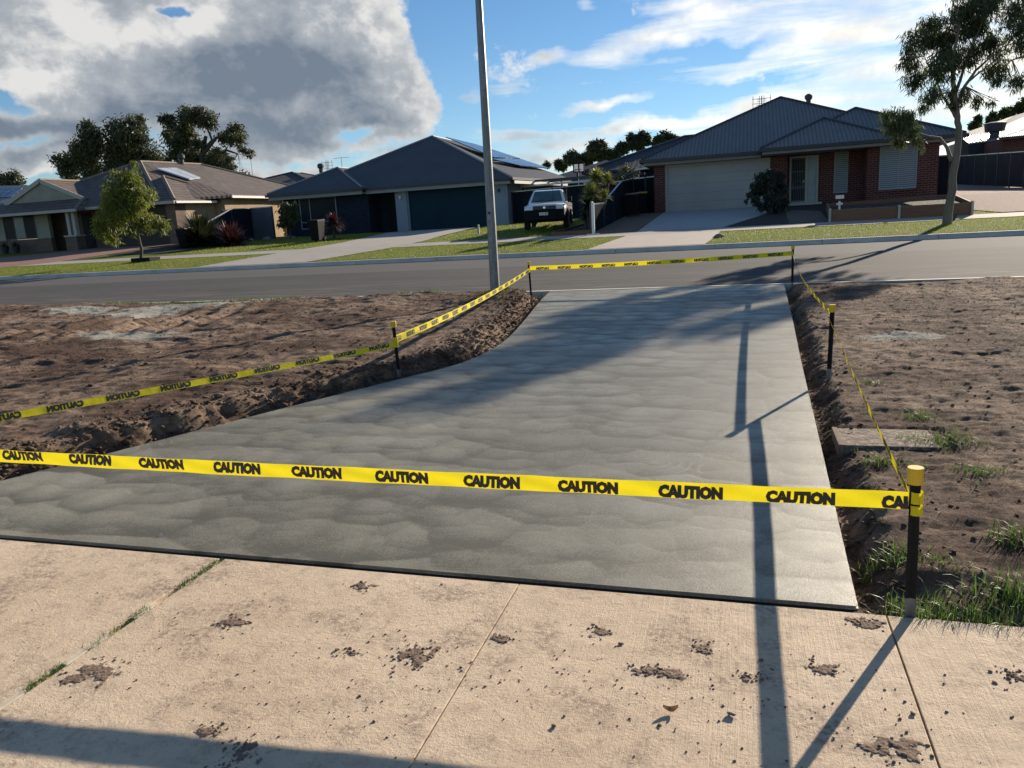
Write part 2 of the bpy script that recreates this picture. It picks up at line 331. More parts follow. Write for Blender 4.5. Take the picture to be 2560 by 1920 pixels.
m_kerb = mat('kerb_concrete', (.60, .56, .50), (.40, .36, .31), 1.4, .85, .5, 50, bdist=.006)
m_mud = mat('clay_mud', (.27, .185, .13), (.12, .078, .055), 30, .95, .8, 60, bdist=.01)
m_rock = mat('stone', (.22, .19, .16), nscale=6, rough=.9, bump=.5)

# ---- special ground materials
def concrete_new():
    k = MT('fresh_trowelled_concrete', .42, .5)
    wob_ = k.noise(k.obj, 1.1, 3, .5, col=True)
    v1 = k.n('ShaderNodeVectorMath', operation='SUBTRACT'); k.set(v1, 0, wob_); v1.inputs[1].default_value = (.5, .5, .5)
    v2 = k.n('ShaderNodeVectorMath', operation='SCALE'); k.set(v2, 0, v1.outputs[0]); v2.inputs['Scale'].default_value = .22
    v3 = k.n('ShaderNodeVectorMath', operation='ADD'); k.set(v3, 0, k.obj); k.set(v3, 1, v2.outputs[0])
    flat = k.map(v3.outputs[0], (1, 1, 0))
    def scallop(scale, off, sy):
        mp = k.map(flat, (scale, scale*sy, 1), (0, 0, R(4)), off)
        vo = k.n('ShaderNodeTexVoronoi', feature='SMOOTH_F1'); vo.inputs['Smoothness'].default_value = .16; k.set(vo, 'Vector', mp); vo.inputs['Scale'].default_value = 1; vo.inputs['Randomness'].default_value = .62
        d = vo.outputs['Distance']; pos = vo.outputs['Position']
        sb = k.n('ShaderNodeVectorMath', operation='SUBTRACT'); k.set(sb, 0, mp); k.set(sb, 1, pos)
        q = k.sep(sb.outputs[0])
        lean = k.math('ADD', k.math('MULTIPLY', q[1], .62), k.math('SUBTRACT', .30, k.math('MULTIPLY', d, .75)))
        rings = k.math('MULTIPLY', k.math('SINE', k.math('MULTIPLY', d, 34)), 1.0)
        return lean, rings, d
    l1, r1, d1 = scallop(2.7, (0.3, .1, 0), 1.0); l2, r2, d2 = scallop(3.9, (4.1, 2.2, 0), .95)
    lean = k.math('ADD', k.math('MULTIPLY', l1, .65), k.math('MULTIPLY', l2, .35))
    rings = k.math('MULTIPLY', r1, k.rng(k.noise(k.obj, 1.5, 3), .45, .65))
    grain = k.noise(k.obj, 260, 3, .7); gr2 = k.noise(k.obj, 95, 5, .75); big = k.noise(k.obj, .45, 3, .5)
    brush = k.noise(k.map(v3.outputs[0], (1.4, 3.0, 1), (0, 0, R(3))), 4, 6, .65, 1.2)
    t = k.math('ADD', k.math('MULTIPLY', k.math('MULTIPLY', lean, k.rng(k.noise(k.obj, .9, 3), .35, .6, .5, 1.2)), 1.0), k.math('MULTIPLY', k.math('SUBTRACT', brush, .5), .5))
    t = k.math('ADD', t, k.math('MULTIPLY', k.math('SUBTRACT', big, .5), .9))
    t = k.math('ADD', t, k.math('MULTIPLY', k.math('SUBTRACT', gr2, .5), 1.5))
    c = k.mix(k.rng(t, -.38, .46), (.105, .097, .070), (.35, .325, .25))
    c = k.mix(k.math('MULTIPLY', k.rng(rings, .70, 1.0), .42), c, (.34, .325, .27))
    h = k.math('ADD', k.math('MULTIPLY', lean, .6), k.math('MULTIPLY', rings, .012))
    h = k.math('ADD', h, k.math('MULTIPLY', brush, .06))
    n1 = k.bump(h, 1.0, .006); n2 = k.bump(k.math('ADD', grain, k.math('MULTIPLY', gr2, .7)), .8, .0022, n1)
    return k.fin(c, n2, k.rng(t, -.5, .5, .58, .38))
m_conc_new = concrete_new()
def concrete_old():
    k = MT('old_pinkish_concrete', .8, .35)
    a = k.noise(k.obj, 1.1, 5, .6); b = k.noise(k.obj, 9, 8, .72); g = k.noise(k.obj, 320, 3, .8); g2 = k.noise(k.obj, 90, 4, .75)
    c = k.mix(k.rng(a, .32, .68), (.58, .44, .295), (.73, .575, .405))
    c = k.mix(k.rng(b, .50, .72, 0, .7), c, (.36, .25, .18))
    c = k.mix(k.rng(k.noise(k.obj, 22, 7, .78), .55, .68, 0, .7), c, (.27, .175, .12))
    c = k.mix(k.math('MULTIPLY', k.rng(k.noise(k.obj, 2.6, 7, .75), .50, .60), k.rng(k.noise(k.obj, 40, 4, .7), .42, .56, 0, .75)), c, (.21, .14, .10))
    c = k.mix(k.rng(g2, .40, .68, 0, .35), c, (.62, .50, .40))
    broom = k.noise(k.map(k.obj, (90, 2.5, 1)), 1.0, 4, .7)
    bw = k.rng(k.sep(k.obj)[0], -1.2, .2, .1, 1, True)
    h = k.math('ADD', k.math('MULTIPLY', g, .5), k.math('MULTIPLY', g2, .8)); h = k.math('ADD', h, k.math('MULTIPLY', k.math('MULTIPLY', broom, bw), .9))
    n = k.bump(h, .9, .0050, k.bump(b, .6, .016))
    return k.fin(c, n)
m_conc_old = concrete_old()
def dirt(name, slurry):
    k = MT(name, .93, .2)
    a = k.noise(k.obj, .7, 5, .6); b = k.noise(k.obj, 7, 8, .7); g = k.noise(k.obj, 38, 7, .75)
    c = k.mix(k.rng(a, .42, .58), (.155, .092, .064), (.42, .295, .21))
    c = k.mix(k.rng(b, .46, .60, 0, .9), c, (.075, .044, .031))
    c = k.mix(k.rng(g, .52, .72, 0, .55), c, (.40, .295, .215))
    c = k.mix(k.rng(k.noise(k.obj, 2.2, 6, .7), .56, .68, 0, .55), c, (.105, .062, .045))
    c = k.mix(k.rng(k.noise(k.obj, 85, 5, .8), .58, .70, 0, .75), c, (.50, .39, .29)); c = k.mix(k.rng(k.noise(k.map(k.obj, (1, 1, 1), (0, 0, 0), (7, 3, 0)), 60, 5, .8), .58, .70, 0, .7), c, (.045, .03, .022))
    if slurry:
        tot = None
        for (px, py, rx, ry) in slurry:
            p = G(px, py); mp = k.n('ShaderNodeMapping', vector_type='TEXTURE'); mp.inputs['Location'].default_value = (p.x, p.y, 0); mp.inputs['Scale'].default_value = (rx, ry, 1)
            wv = k.n('ShaderNodeVectorMath', operation='MULTIPLY'); k.set(wv, 0, k.obj); wv.inputs[1].default_value = (1, 1, 0)
            k.set(mp, 0, wv.outputs[0]); ln = k.n('ShaderNodeVectorMath', operation='LENGTH'); k.set(ln, 0, mp.outputs[0])
            v = k.rng(ln.outputs['Value'], 1.25, 0.2); tot = v if tot is None else k.math('MAXIMUM', tot, v)
        msk = k.rng(k.math('ADD', tot, k.math('MULTIPLY', k.math('SUBTRACT', k.noise(k.obj, 3.2, 8, .7), .5), 2.0)), .36, .50, 0, .95)
        c = k.mix(msk, c, k.mix(k.rng(g, .4, .6), (.36, .35, .30), (.52, .50, .43)))
    n = k.bump(k.math('ADD', b, k.math('MULTIPLY', g, .9)), 1.0, .06)
    n = k.bump(k.noise(k.obj, 170, 4, .7), .8, .008, n)
    return k.fin(c, n)
m_dirt_l = dirt('disturbed_clay_soil', [(430, 778, 1.5, .95), (345, 800, .9, .6), (200, 785, 1.0, .6), (330, 855, 1.1, .45), (530, 772, 1.0, .4)])
m_dirt_r = dirt('trampled_clay_soil', [(2260, 850, .5, .25)])
def asphalt():
    k = MT('asphalt', .92, .15); X, Y, Z = k.sep(k.obj)
    a = k.noise(k.map(k.obj, (.12, 1.0, 1)), 1.2, 6, .65); g = k.noise(k.obj, 60, 3, .8); s = k.noise(k.map(k.obj, (.35, 2.6, 1)), 1.7, 7, .72)
    c = k.mix(k.rng(a, .35, .68), (.058, .057, .056), (.084, .083, .081))
    edge = k.math('ADD', 20.1, k.math('MULTIPLY', k.math('SUBTRACT', k.noise(k.obj, .4, 3), .5), .3))
    c = k.mix(k.rng(k.math('SUBTRACT', Y, edge), -.03, .03, 0, .75), c, k.mix(k.rng(g, .3, .7), (.105, .102, .098), (.135, .132, .127)))
    dust = k.math('MULTIPLY', k.rng(s, .50, .72), k.rng(Y, 19, 14.8, 0, 1, True))
    c = k.mix(k.math('MULTIPLY', dust, .65), c, (.30, .235, .18))
    c = k.mix(k.rng(k.noise(k.map(k.obj, (.5, 3, 1)), 5, 5, .7), .66, .72, 0, .35), c, (.30, .26, .22))
    c = k.mix(k.rng(g, .35, .75, 0, .4), c, (.15, .145, .135))
    return k.fin(c, k.bump(g, .5, .006))
m_asphalt = asphalt()
def lawn():
    k = MT('mown_lawn', .9, .2)
    a = k.noise(k.obj, .6, 5, .6); b = k.noise(k.map(k.obj, (6, 1.5, 1)), 4, 7, .7); g = k.noise(k.obj, 50, 4, .8)
    c = k.mix(k.rng(a, .35, .65), (.13, .17, .025), (.22, .235, .04)); c = k.mix(k.rng(b, .42, .62), c, (.055, .085, .018)); c = k.mix(k.rng(g, .5, .7, 0, .5), c, (.23, .24, .07))
    return k.fin(c, k.bump(k.math('ADD', b, g), .9, .04))
m_lawn = lawn()
m_grass = mat('grass_blade', (.30, .33, .05), (.20, .24, .035), 3, .5, transl=.5)
m_grass_dry = mat('dry_grass_blade', (.20, .17, .08), (.11, .10, .045), 3, .7, transl=.4)
m_weed = mat('weed_grass_blade', (.16, .26, .05), (.06, .11, .022), 6, .45, transl=.45)

# ------------------------------------------------------------------ mesh helpers
def rootloc(o):
    v = Vector((0, 0, 0))
    while o is not None: v += o.location; o = o.parent
    return v
class MB:
    def __init__(s): s.v = []; s.f = []
    def add(s, vs, fs):
        n = len(s.v); s.v += [Vector(q) for q in vs]; s.f += [tuple(i+n for i in f) for f in fs]; return s
    def box(s, x0, x1, y0, y1, z0, z1):
        return s.add([(x0,y0,z0),(x1,y0,z0),(x1,y1,z0),(x0,y1,z0),(x0,y0,z1),(x1,y0,z1),(x1,y1,z1),(x0,y1,z1)],
                     [(3,2,1,0),(4,5,6,7),(0,1,5,4),(1,2,6,5),(2,3,7,6),(3,0,4,7)])
    def bar(s, a, b, w, h=None, up=(0, 0, 1)):
        h = h or w; a = Vector(a); b = Vector(b); d = (b-a).normalized(); u = Vector(up)
        if abs(d.dot(u)) > .98: u = Vector((1, 0, 0))
        sx = d.cross(u).normalized(); uu = sx.cross(d)
        c = [sx*(-w/2)+uu*(-h/2), sx*(w/2)+uu*(-h/2), sx*(w/2)+uu*(h/2), sx*(-w/2)+uu*(h/2)]
        return s.add([a+q for q in c]+[b+q for q in c], [(3,2,1,0),(4,5,6,7),(0,1,5,4),(1,2,6,5),(2,3,7,6),(3,0,4,7)])
    def tube(s, pts, rad, n=8, cap=True):
        pts = [Vector(p) for p in pts]; rad = rad if isinstance(rad, (list, tuple)) else [rad]*len(pts)
        base = len(s.v); pu = None
        for i, p in enumerate(pts):
            d = (pts[min(i+1, len(pts)-1)]-pts[max(i-1, 0)]).normalized()
            u = pu or (Vector((1, 0, 0)) if abs(d.x) < .9 else Vector((0, 1, 0)))
            u = (u-d*u.dot(d)).normalized(); w = d.cross(u); pu = u
            for k in range(n):
                a = 2*math.pi*k/n; s.v.append(p+(u*math.cos(a)+w*math.sin(a))*rad[i])
        for i in range(len(pts)-1):
            for k in range(n):
                a = base+i*n+k; b = base+i*n+(k+1) % n; s.f.append((a, b, b+n, a+n))
        if cap:
            s.f.append(tuple(base+k for k in reversed(range(n)))); s.f.append(tuple(base+(len(pts)-1)*n+k for k in range(n)))
        return s
    def prism(s, poly, h):          # polygon of 3-D points, thickened downward by h
        n = len(poly); return s.add([Vector(p) for p in poly]+[Vector(p)-Vector((0, 0, h)) for p in poly],
              [tuple(range(n)), tuple(reversed(range(n, 2*n)))]+[((i+1) % n, i, i+n, (i+1) % n+n) for i in range(n)])
    def loft(s, rings, cap=True):
        n = len(rings[0]); b = len(s.v)
        for r in rings: s.v += [Vector(q) for q in r]
        for i in range(len(rings)-1):
            for k in range(n):
                a = b+i*n+k; c = b+i*n+(k+1) % n; s.f.append((a, c, c+n, a+n))
        if cap: s.f.append(tuple(b+k for k in reversed(range(n)))); s.f.append(tuple(b+(len(rings)-1)*n+k for k in range(n)))
        return s
    def build(s, name, m, parent=None, smooth=False, world=True, bevel=0, fixn=True):
        off = rootloc(parent) if (world and parent is not None) else Vector((0, 0, 0))
        me = bpy.data.meshes.new(name); me.from_pydata([tuple(v-off) for v in s.v], [], s.f)
        me.materials.append(m); me.validate()
        if fixn or bevel:
            bm = bmesh.new(); bm.from_mesh(me)
            if fixn: bmesh.ops.recalc_face_normals(bm, faces=bm.faces)
            if bevel: bmesh.ops.bevel(bm, geom=bm.edges[:], offset=bevel, segments=2, affect='EDGES', profile=.6)
            bm.to_mesh(me); bm.free()
        uvl = me.uv_layers.new(name='UVMap')
        for p in me.polygons:
            n = p.normal
            if abs(n.z) > .97: t = Vector((1, 0, 0)); b = Vector((0, 1, 0))
            else: t = Vector((0, 0, 1)).cross(n).normalized(); b = n.cross(t)
            for li in p.loop_indices:
                c = me.vertices[me.loops[li].vertex_index].co; uvl.data[li].uv = (c.dot(t), c.dot(b))
            p.use_smooth = smooth
        o = bpy.data.objects.new(name, me); COL.objects.link(o)
        if parent is not None: o.parent = parent
        return o
def thing(name, label, cat, loc=(0, 0, 0), group=None, rz=0):
    o = bpy.data.objects.new(name, None); COL.objects.link(o); o.location = loc; o.rotation_euler = (0, 0, rz); o.empty_display_size = .2
    return tag(o, label, cat, group)
def tag(o, label=None, cat=None, group=None, kind=None):
    if label: o['label'] = label
    if cat: o['category'] = cat
    if group: o['group'] = group
    if kind: o['kind'] = kind
    return o
def npmesh(name, V, Fc, m, parent=None, smooth=False):
    """fast mesh from arrays; Fc is (n,3) or (n,4)"""
    me = bpy.data.meshes.new(name); V = np.asarray(V, dtype=np.float32); Fc = np.asarray(Fc, dtype=np.int32)
    if parent is not None: V = V-np.array(rootloc(parent), dtype=np.float32)
    me.vertices.add(len(V)); me.vertices.foreach_set('co', V.ravel()); k = Fc.shape[1]
    me.loops.add(Fc.size); me.loops.foreach_set('vertex_index', Fc.ravel()); me.polygons.add(len(Fc))
    me.polygons.foreach_set('loop_start', np.arange(0, Fc.size, k, dtype=np.int32)); me.polygons.foreach_set('loop_total', np.full(len(Fc), k, dtype=np.int32))
    me.materials.append(m); me.update(calc_edges=True)
    if smooth: me.polygons.foreach_set('use_smooth', np.ones(len(Fc), dtype=bool))
    o = bpy.data.objects.new(name, me); COL.objects.link(o)
    if parent is not None: o.parent = parent
    return o
YB = [2.95, 14.4, 23.4, 28.5, 37.5, 48, 70]
def sheet(name, poly, off, m, kind='structure', step=1.0, parent=None):
    """a flat-laid surface that follows the ground profile"""
    bm = bmesh.new(); vs = [bm.verts.new((p[0], p[1], 0)) for p in poly]; bm.faces.new(vs)
    xs = [p[0] for p in poly]; ys = [p[1] for p in poly]
    cx = [x for x in np.arange(math.ceil(min(xs)), max(xs), step)]; cy = [y for y in list(np.arange(math.ceil(min(ys)), max(ys), step))+YB if min(ys) < y < max(ys)]
    for x in cx: bmesh.ops.bisect_plane(bm, geom=bm.verts[:]+bm.edges[:]+bm.faces[:], plane_co=(x, 0, 0), plane_no=(1, 0, 0))
    for y in cy: bmesh.ops.bisect_plane(bm, geom=bm.verts[:]+bm.edges[:]+bm.faces[:], plane_co=(0, y, 0), plane_no=(0, 1, 0))
    for v in bm.verts: v.co.z = gz(v.co.x, v.co.y)+off
    bmesh.ops.recalc_face_normals(bm, faces=bm.faces)
    if sum(f.normal.z for f in bm.faces) < 0: bmesh.ops.reverse_faces(bm, faces=bm.faces)
    me = bpy.data.meshes.new(name); bm.to_mesh(me); bm.free(); me.materials.append(m)
    uvl = me.uv_layers.new(name='UVMap')
    for l in me.loops: uvl.data[l.index].uv = me.vertices[l.vertex_index].co.xy
    o = bpy.data.objects.new(name, me); COL.objects.link(o)
    if kind: o['kind'] = kind
    if parent is not None: o.parent = parent
    return o

# value noise for the height fields
def vnoise(X, Y, seed, scale):
    r = np.random.default_rng(seed); g = r.random((257, 257)); x = X*scale; y = Y*scale
    xi = np.floor(x).astype(int); yi = np.floor(y).astype(int); fx = x-xi; fy = y-yi
    fx = fx*fx*(3-2*fx); fy = fy*fy*(3-2*fy); a = lambda i, j: g[(xi+i) % 257, (yi+j) % 257]
    return (a(0,0)*(1-fx)+a(1,0)*fx)*(1-fy)+(a(0,1)*(1-fx)+a(1,1)*fx)*fy
def fbm(X, Y, seed, scale, octv=5, gain=.5):
    t = 0; am = 1; tot = 0
    for i in range(octv): t = t+am*(vnoise(X+i*17.3, Y-i*9.1, seed+i, scale*2**i)-.5); tot += am; am *= gain
    return t/tot*2
def segdist(X, Y, poly):
    d = np.full(X.shape, 1e9)
    for (x0, y0), (x1, y1) in zip(poly[:-1], poly[1:]):
        dx, dy = x1-x0, y1-y0; t = np.clip(((X-x0)*dx+(Y-y0)*dy)/(dx*dx+dy*dy), 0, 1); d = np.minimum(d, np.hypot(X-x0-t*dx, Y-y0-t*dy))
    return d
def gznp(Y): return np.interp(Y, [2.95, 14.4], [0, .235])

# ------------------------------------------------------------------ the big ground
def terrain():
    xs = [-400, -200, -110] + list(range(-60, 21)) + [40, 100, 250, 400]
    ys = [-300, -60, -5, 2.95, 14.4] + sorted(set(list(range(15, 71)) + [23.4, 28.5, 37.5])) + [100, 200, 500]
    V = []; Fc = []
    for y in ys:
        for x in xs:
            z = gz(x, y)-.35 if y <= 14.4 else gz(x, y)-(.25 if y < 23.4 else .006)
            V.append((x, y, z))
    n = len(xs)
    for j in range(len(ys)-1):
        for i in range(n-1): a = j*n+i; Fc.append((a, a+1, a+n+1, a+n))
    o = npmesh('terrain', V, Fc, m_lawn); o['kind'] = 'structure'
terrain()
# road
def strip(name, prof, m, x0=-140, x1=90):
    b = MB(); n = len(prof)
    for x in (x0, x1):
        for (y, z) in prof: b.v.append(Vector((x, y, z)))
    for i in range(n-1): b.f.append((i, n+i, n+i+1, i+1))
    o = b.build(name, m); o['kind'] = 'structure'; return o
strip('road', [(14.56, .150), (16, .215), (19, .345), (22, .445), (23.15, .480)], m_asphalt)
def kerb(name, y0, z0, joints, flip):
    segs = []; x = -140.0
    t = MB()
    step = 2.9
    while x < 90:
        a, b_ = x+.006, x+step-.006
        if not flip: pr = [(y0-.02, z0-.30), (y0-.02, z0), (y0+.15, z0-.004), (y0+.17, z0-.03), (y0+.21, z0-.085), (y0+.46, z0-.10), (y0+.46, z0-.3)]
        else: pr = [(y0+.02, z0-.3), (y0+.02, z0+.002), (y0-.13, z0-.002), (y0-.16, z0-.03), (y0-.20, z0-.125), (y0-.48, z0-.145), (y0-.48, z0-.3)]
        t.loft([[(a, p[0], p[1]) for p in pr], [(b_, p[0], p[1]) for p in pr]]); x += step
    o = t.build(name, m_kerb); o['kind'] = 'structure'
kerb('near_kerb', 14.18, .238, None, False); kerb('far_kerb', 23.4, .607, None, True)

# far side: verge lawn, footpath, driveways, gardens
sheet('far_footpath', [(-70, 27.25), (20, 27.2), (20, 28.55), (-70, 28.65)], .010, m_conc_far)
def P2(v): return (v.x, v.y)
d3 = [P2(G3(1130, 1122)), P2(G3(2120, 1070)), P2(G3(2200, 1000))]
sheet('driveway_apron', [(-4.6, 23.42), (-1.1, 23.42), (-.85, 25.4), (-.75, 27.2), (-3.95, 27.2)], .012, m_conc_tan)
sheet('driveway_pale', [(-3.75, 28.6), (-.7, 28.6), (.85, 33.4), (1.1, 38.1), (-3.65, 38.1)], .012, m_conc_pale)
sheet('driveway_mid', [(-19.0, 23.42), (-14.5, 23.42), (-12.9, 27.25), (-12.6, 29.4), (-12.95, 32.5), (-13.1, 41.3), (-18.6, 41.3), (-17.4, 31.5), (-17.6, 28.7), (-18, 27.2)], .014, m_conc_far)
sheet('driveway_red', [(-42.5, 23.42), (-35.5, 23.42), (-32.0, 27.2), (-30.6, 28.7), (-31.6, 38.1), (-37.2, 38.1), (-40.5, 33.5), (-46, 31.5), (-46, 29.2), (-44, 27.2)], .014, m_paver)
sheet('gravel_bed', [(-5.45, 28.7), (-3.8, 28.65), (-3.68, 38.0), (-4.2, 38.0), (-5.35, 38.0)], .018, m_gravel_tan)
sheet('gravel_drive', [(7.2, 31.0), (8.0, 28.8), (11.5, 28.6), (20, 28.6), (20, 70), (8.2, 70), (7.95, 37.6)], .018, m_gravel_pink)
sheet('mulch_bed', [(-.55, 28.65), (1.5, 28.65), (1.75, 37.6), (1.0, 37.6), (.95, 33.4)], .020, m_mulch)
sheet('garden_mulch', [(1.75, 28.9), (8.0, 31), (7.9, 37.5), (1.75, 38.6)], .014, m_mulch)
sheet('straw_bed', [(1.5, 28.65), (2.78, 28.65), (2.9, 33.2), (1.9, 34.5), (1.6, 33)], .024, m_straw)
sheet('garden_soil', [(-30.4, 31.2), (-26.8, 30.5), (-25.2, 33), (-26.4, 37.7), (-27.2, 38), (-30.8, 38)], .018, m_mulch)
sheet('garden_strip', [(-7.0, 29.0), (-5.5, 29.0), (-5.5, 33.5), (-6.6, 33)], .020, m_mulch)

def blades(name, pts, hmin, hmax, w, m, lean=.5, seg=1, parent=None, curl=.5):
    """pts (n,3): curved tapering blades"""
    n = len(pts); pts = np.asarray(pts); a = RNG.random(n)*2*np.pi; h = hmin+(hmax-hmin)*RNG.random(n); ln = lean*RNG.random(n)
    dx = np.cos(a); dy = np.sin(a); V = []; Fc = []
    sx = -dy*w/2; sy = dx*w/2
    rows = []
    for k in range(seg+1):
        t = k/seg; out = h*ln*(t**(1+curl)); up = h*t*np.sqrt(np.maximum(0.05, 1-(ln*t*.75)**2)); ww = (1-t)*1.0+.08
        cx = pts[:, 0]+dx*out; cy = pts[:, 1]+dy*out; cz = pts[:, 2]+up
        rows.append(np.stack([cx-sx*ww, cy-sy*ww, cz], 1)); rows.append(np.stack([cx+sx*ww, cy+sy*ww, cz], 1))
    V = np.stack(rows, 1).reshape(-1, 3); R_ = 2*(seg+1); base = np.arange(n)*R_
    Fc = np.concatenate([np.stack([base+2*k, base+2*k+1, base+2*k+3, base+2*k+2], 1) for k in range(seg)])
    return npmesh(name, V, Fc, m, parent)
def inside(px, py, poly):
    c = np.zeros(px.shape, bool); n = len(poly)
    for i in range(n):
        x0, y0 = poly[i]; x1, y1 = poly[(i+1) % n]
        cond = ((y0 > py) != (y1 > py)) & (px < (x1-x0)*(py-y0)/(y1-y0+1e-12)+x0); c ^= cond
    return c
def grass_area(polys, excl, dens, hmin, hmax, w):
    out = []
    for poly in polys:
        xs = [p[0] for p in poly]; ys = [p[1] for p in poly]; n = int((max(xs)-min(xs))*(max(ys)-min(ys))*dens)
        x = RNG.uniform(min(xs), max(xs), n); y = RNG.uniform(min(ys), max(ys), n); k = inside(x, y, poly)
        for e in excl: k &= ~inside(x, y, e)
        x = x[k]; y = y[k]; z = np.array([gz(a, b) for a, b in zip(x, y)]); out.append(np.stack([x, y, z], 1))
    return np.concatenate(out)
EXD = [[(-4.6,23.3),(-1.1,23.3),(-.75,27.3),(-3.95,27.3)], [(-19.0,23.3),(-14.5,23.3),(-12.9,27.3),(-18,27.3)], [(-42.5,23.3),(-35.5,23.3),(-32,27.3),(-44,27.3)]]
pts = grass_area([[(-34,23.47),(9.5,23.47),(9.5,27.2),(-34,27.25)]], EXD, 520, .02, .05, .01)
tag(blades('verge_grass', pts, .02, .045, .010, m_grass, .9), 'short mown grass on the verge across the road', 'grass', None, 'stuff')
pts = grass_area([[(-12.6,28.7),(-7.0,28.7),(-6.6,33.5),(-8,39),(-12.6,39)], [(-17.6,28.8),(-25,29),(-26,37),(-25.5,40.8),(-20,40.8),(-17.6,34)], [(7.3,28.7),(8.0,28.8),(7.2,31)]], [], 160, .02, .05, .01)
tag(blades('yard_grass', pts, .03, .07, .016, m_grass, .9), 'mown grass of the front yards behind the far footpath', 'grass', None, 'stuff')

# ------------------------------------------------------------------ near side: old footpath, fresh crossover, clay verge
EDGE_L = [(-3.54, 14.15), (-3.40, 13.0), (-3.24, 11.87), (-3.02, 10.4), (-2.86, 9.12), (-2.84, 8.3), (-2.95, 7.56), (-3.33, 6.8), (-3.92, 5.67), (-4.55, 4.4), (-4.95, 3.6), (-5.25, 2.992)]
EDGE_R = [(.44, 2.992), (.48, 4.91), (.54, 7.91), (.60, 10.19), (.68, 14.15)]
def catm(p, n=6):
    out = []
    for i in range(len(p)-1):
        a = p[max(i-1, 0)]; b = p[i]; c = p[i+1]; d = p[min(i+2, len(p)-1)]
        for k in range(n):
            t = k/n; out.append(tuple(.5*(2*b[q]+(c[q]-a[q])*t+(2*a[q]-5*b[q]+4*c[q]-d[q])*t*t+(3*b[q]-a[q]-3*c[q]+d[q])*t**3) for q in (0, 1)))
    return out+[p[-1]]
EL = catm(EDGE_L); ER = EDGE_R; CROSSP = EL+[(-5.3, 2.5), (.44, 2.5)]+ER
cross = sheet('concrete_crossover', EL+ER, .0, m_conc_new, step=.5)
bm = bmesh.new(); bm.from_mesh(cross.data)          # a slab with a rounded arris and a visible side
ret = bmesh.ops.extrude_face_region(bm, geom=bm.faces[:]); 
for v in [g for g in ret['geom'] if isinstance(g, bmesh.types.BMVert)]: v.co.z -= .13
bmesh.ops.recalc_face_normals(bm, faces=bm.faces)
ed = [e for e in bm.edges if len(e.link_faces) == 2 and any(f.normal.z > .9 for f in e.link_faces) and any(abs(f.normal.z) < .3 for f in e.link_faces)]
bmesh.ops.bevel(bm, geom=ed, offset=.007, segments=2, affect='EDGES')
bm.to_mesh(cross.data); bm.free()
def slab(x0, x1, y0=-3, y1=2.945):
    b = MB().box(x0, x1, y0, y1, -.12, 0); return b
fp = MB()
for (a, b_) in ((-14, -8.6), (-8.59, -5.6), (-5.59, -2.488), (-2.455, -.936), (-.931, .529), (.535, 2.03), (2.035, 9)): fp.box(a, b_, -3, 2.945, -.12, 0)
fpo = fp.build('near_footpath', m_conc_old, bevel=.003); fpo['kind'] = 'structure'
o = MB().box(-14, 9, -3, 2.97, -.14, -.03).build('joint_sand', m_mulch); o['kind'] = 'structure'
o = MB().box(-5.3, .45, 2.9495, 2.988, -.1, -.012).build('expansion_joint', m_blackplastic); o['kind'] = 'structure'
j = MB()
for (a, b_) in ((2.0, 2.22), (1.2, 1.83), (2.35, 2.47)): j.box(-2.484, -2.462, a, b_, -.02, .002)
o = j.build('joint_filler', mat('cream_filler', (.62, .54, .42), nscale=20, rough=.8)); o['kind'] = 'structure'

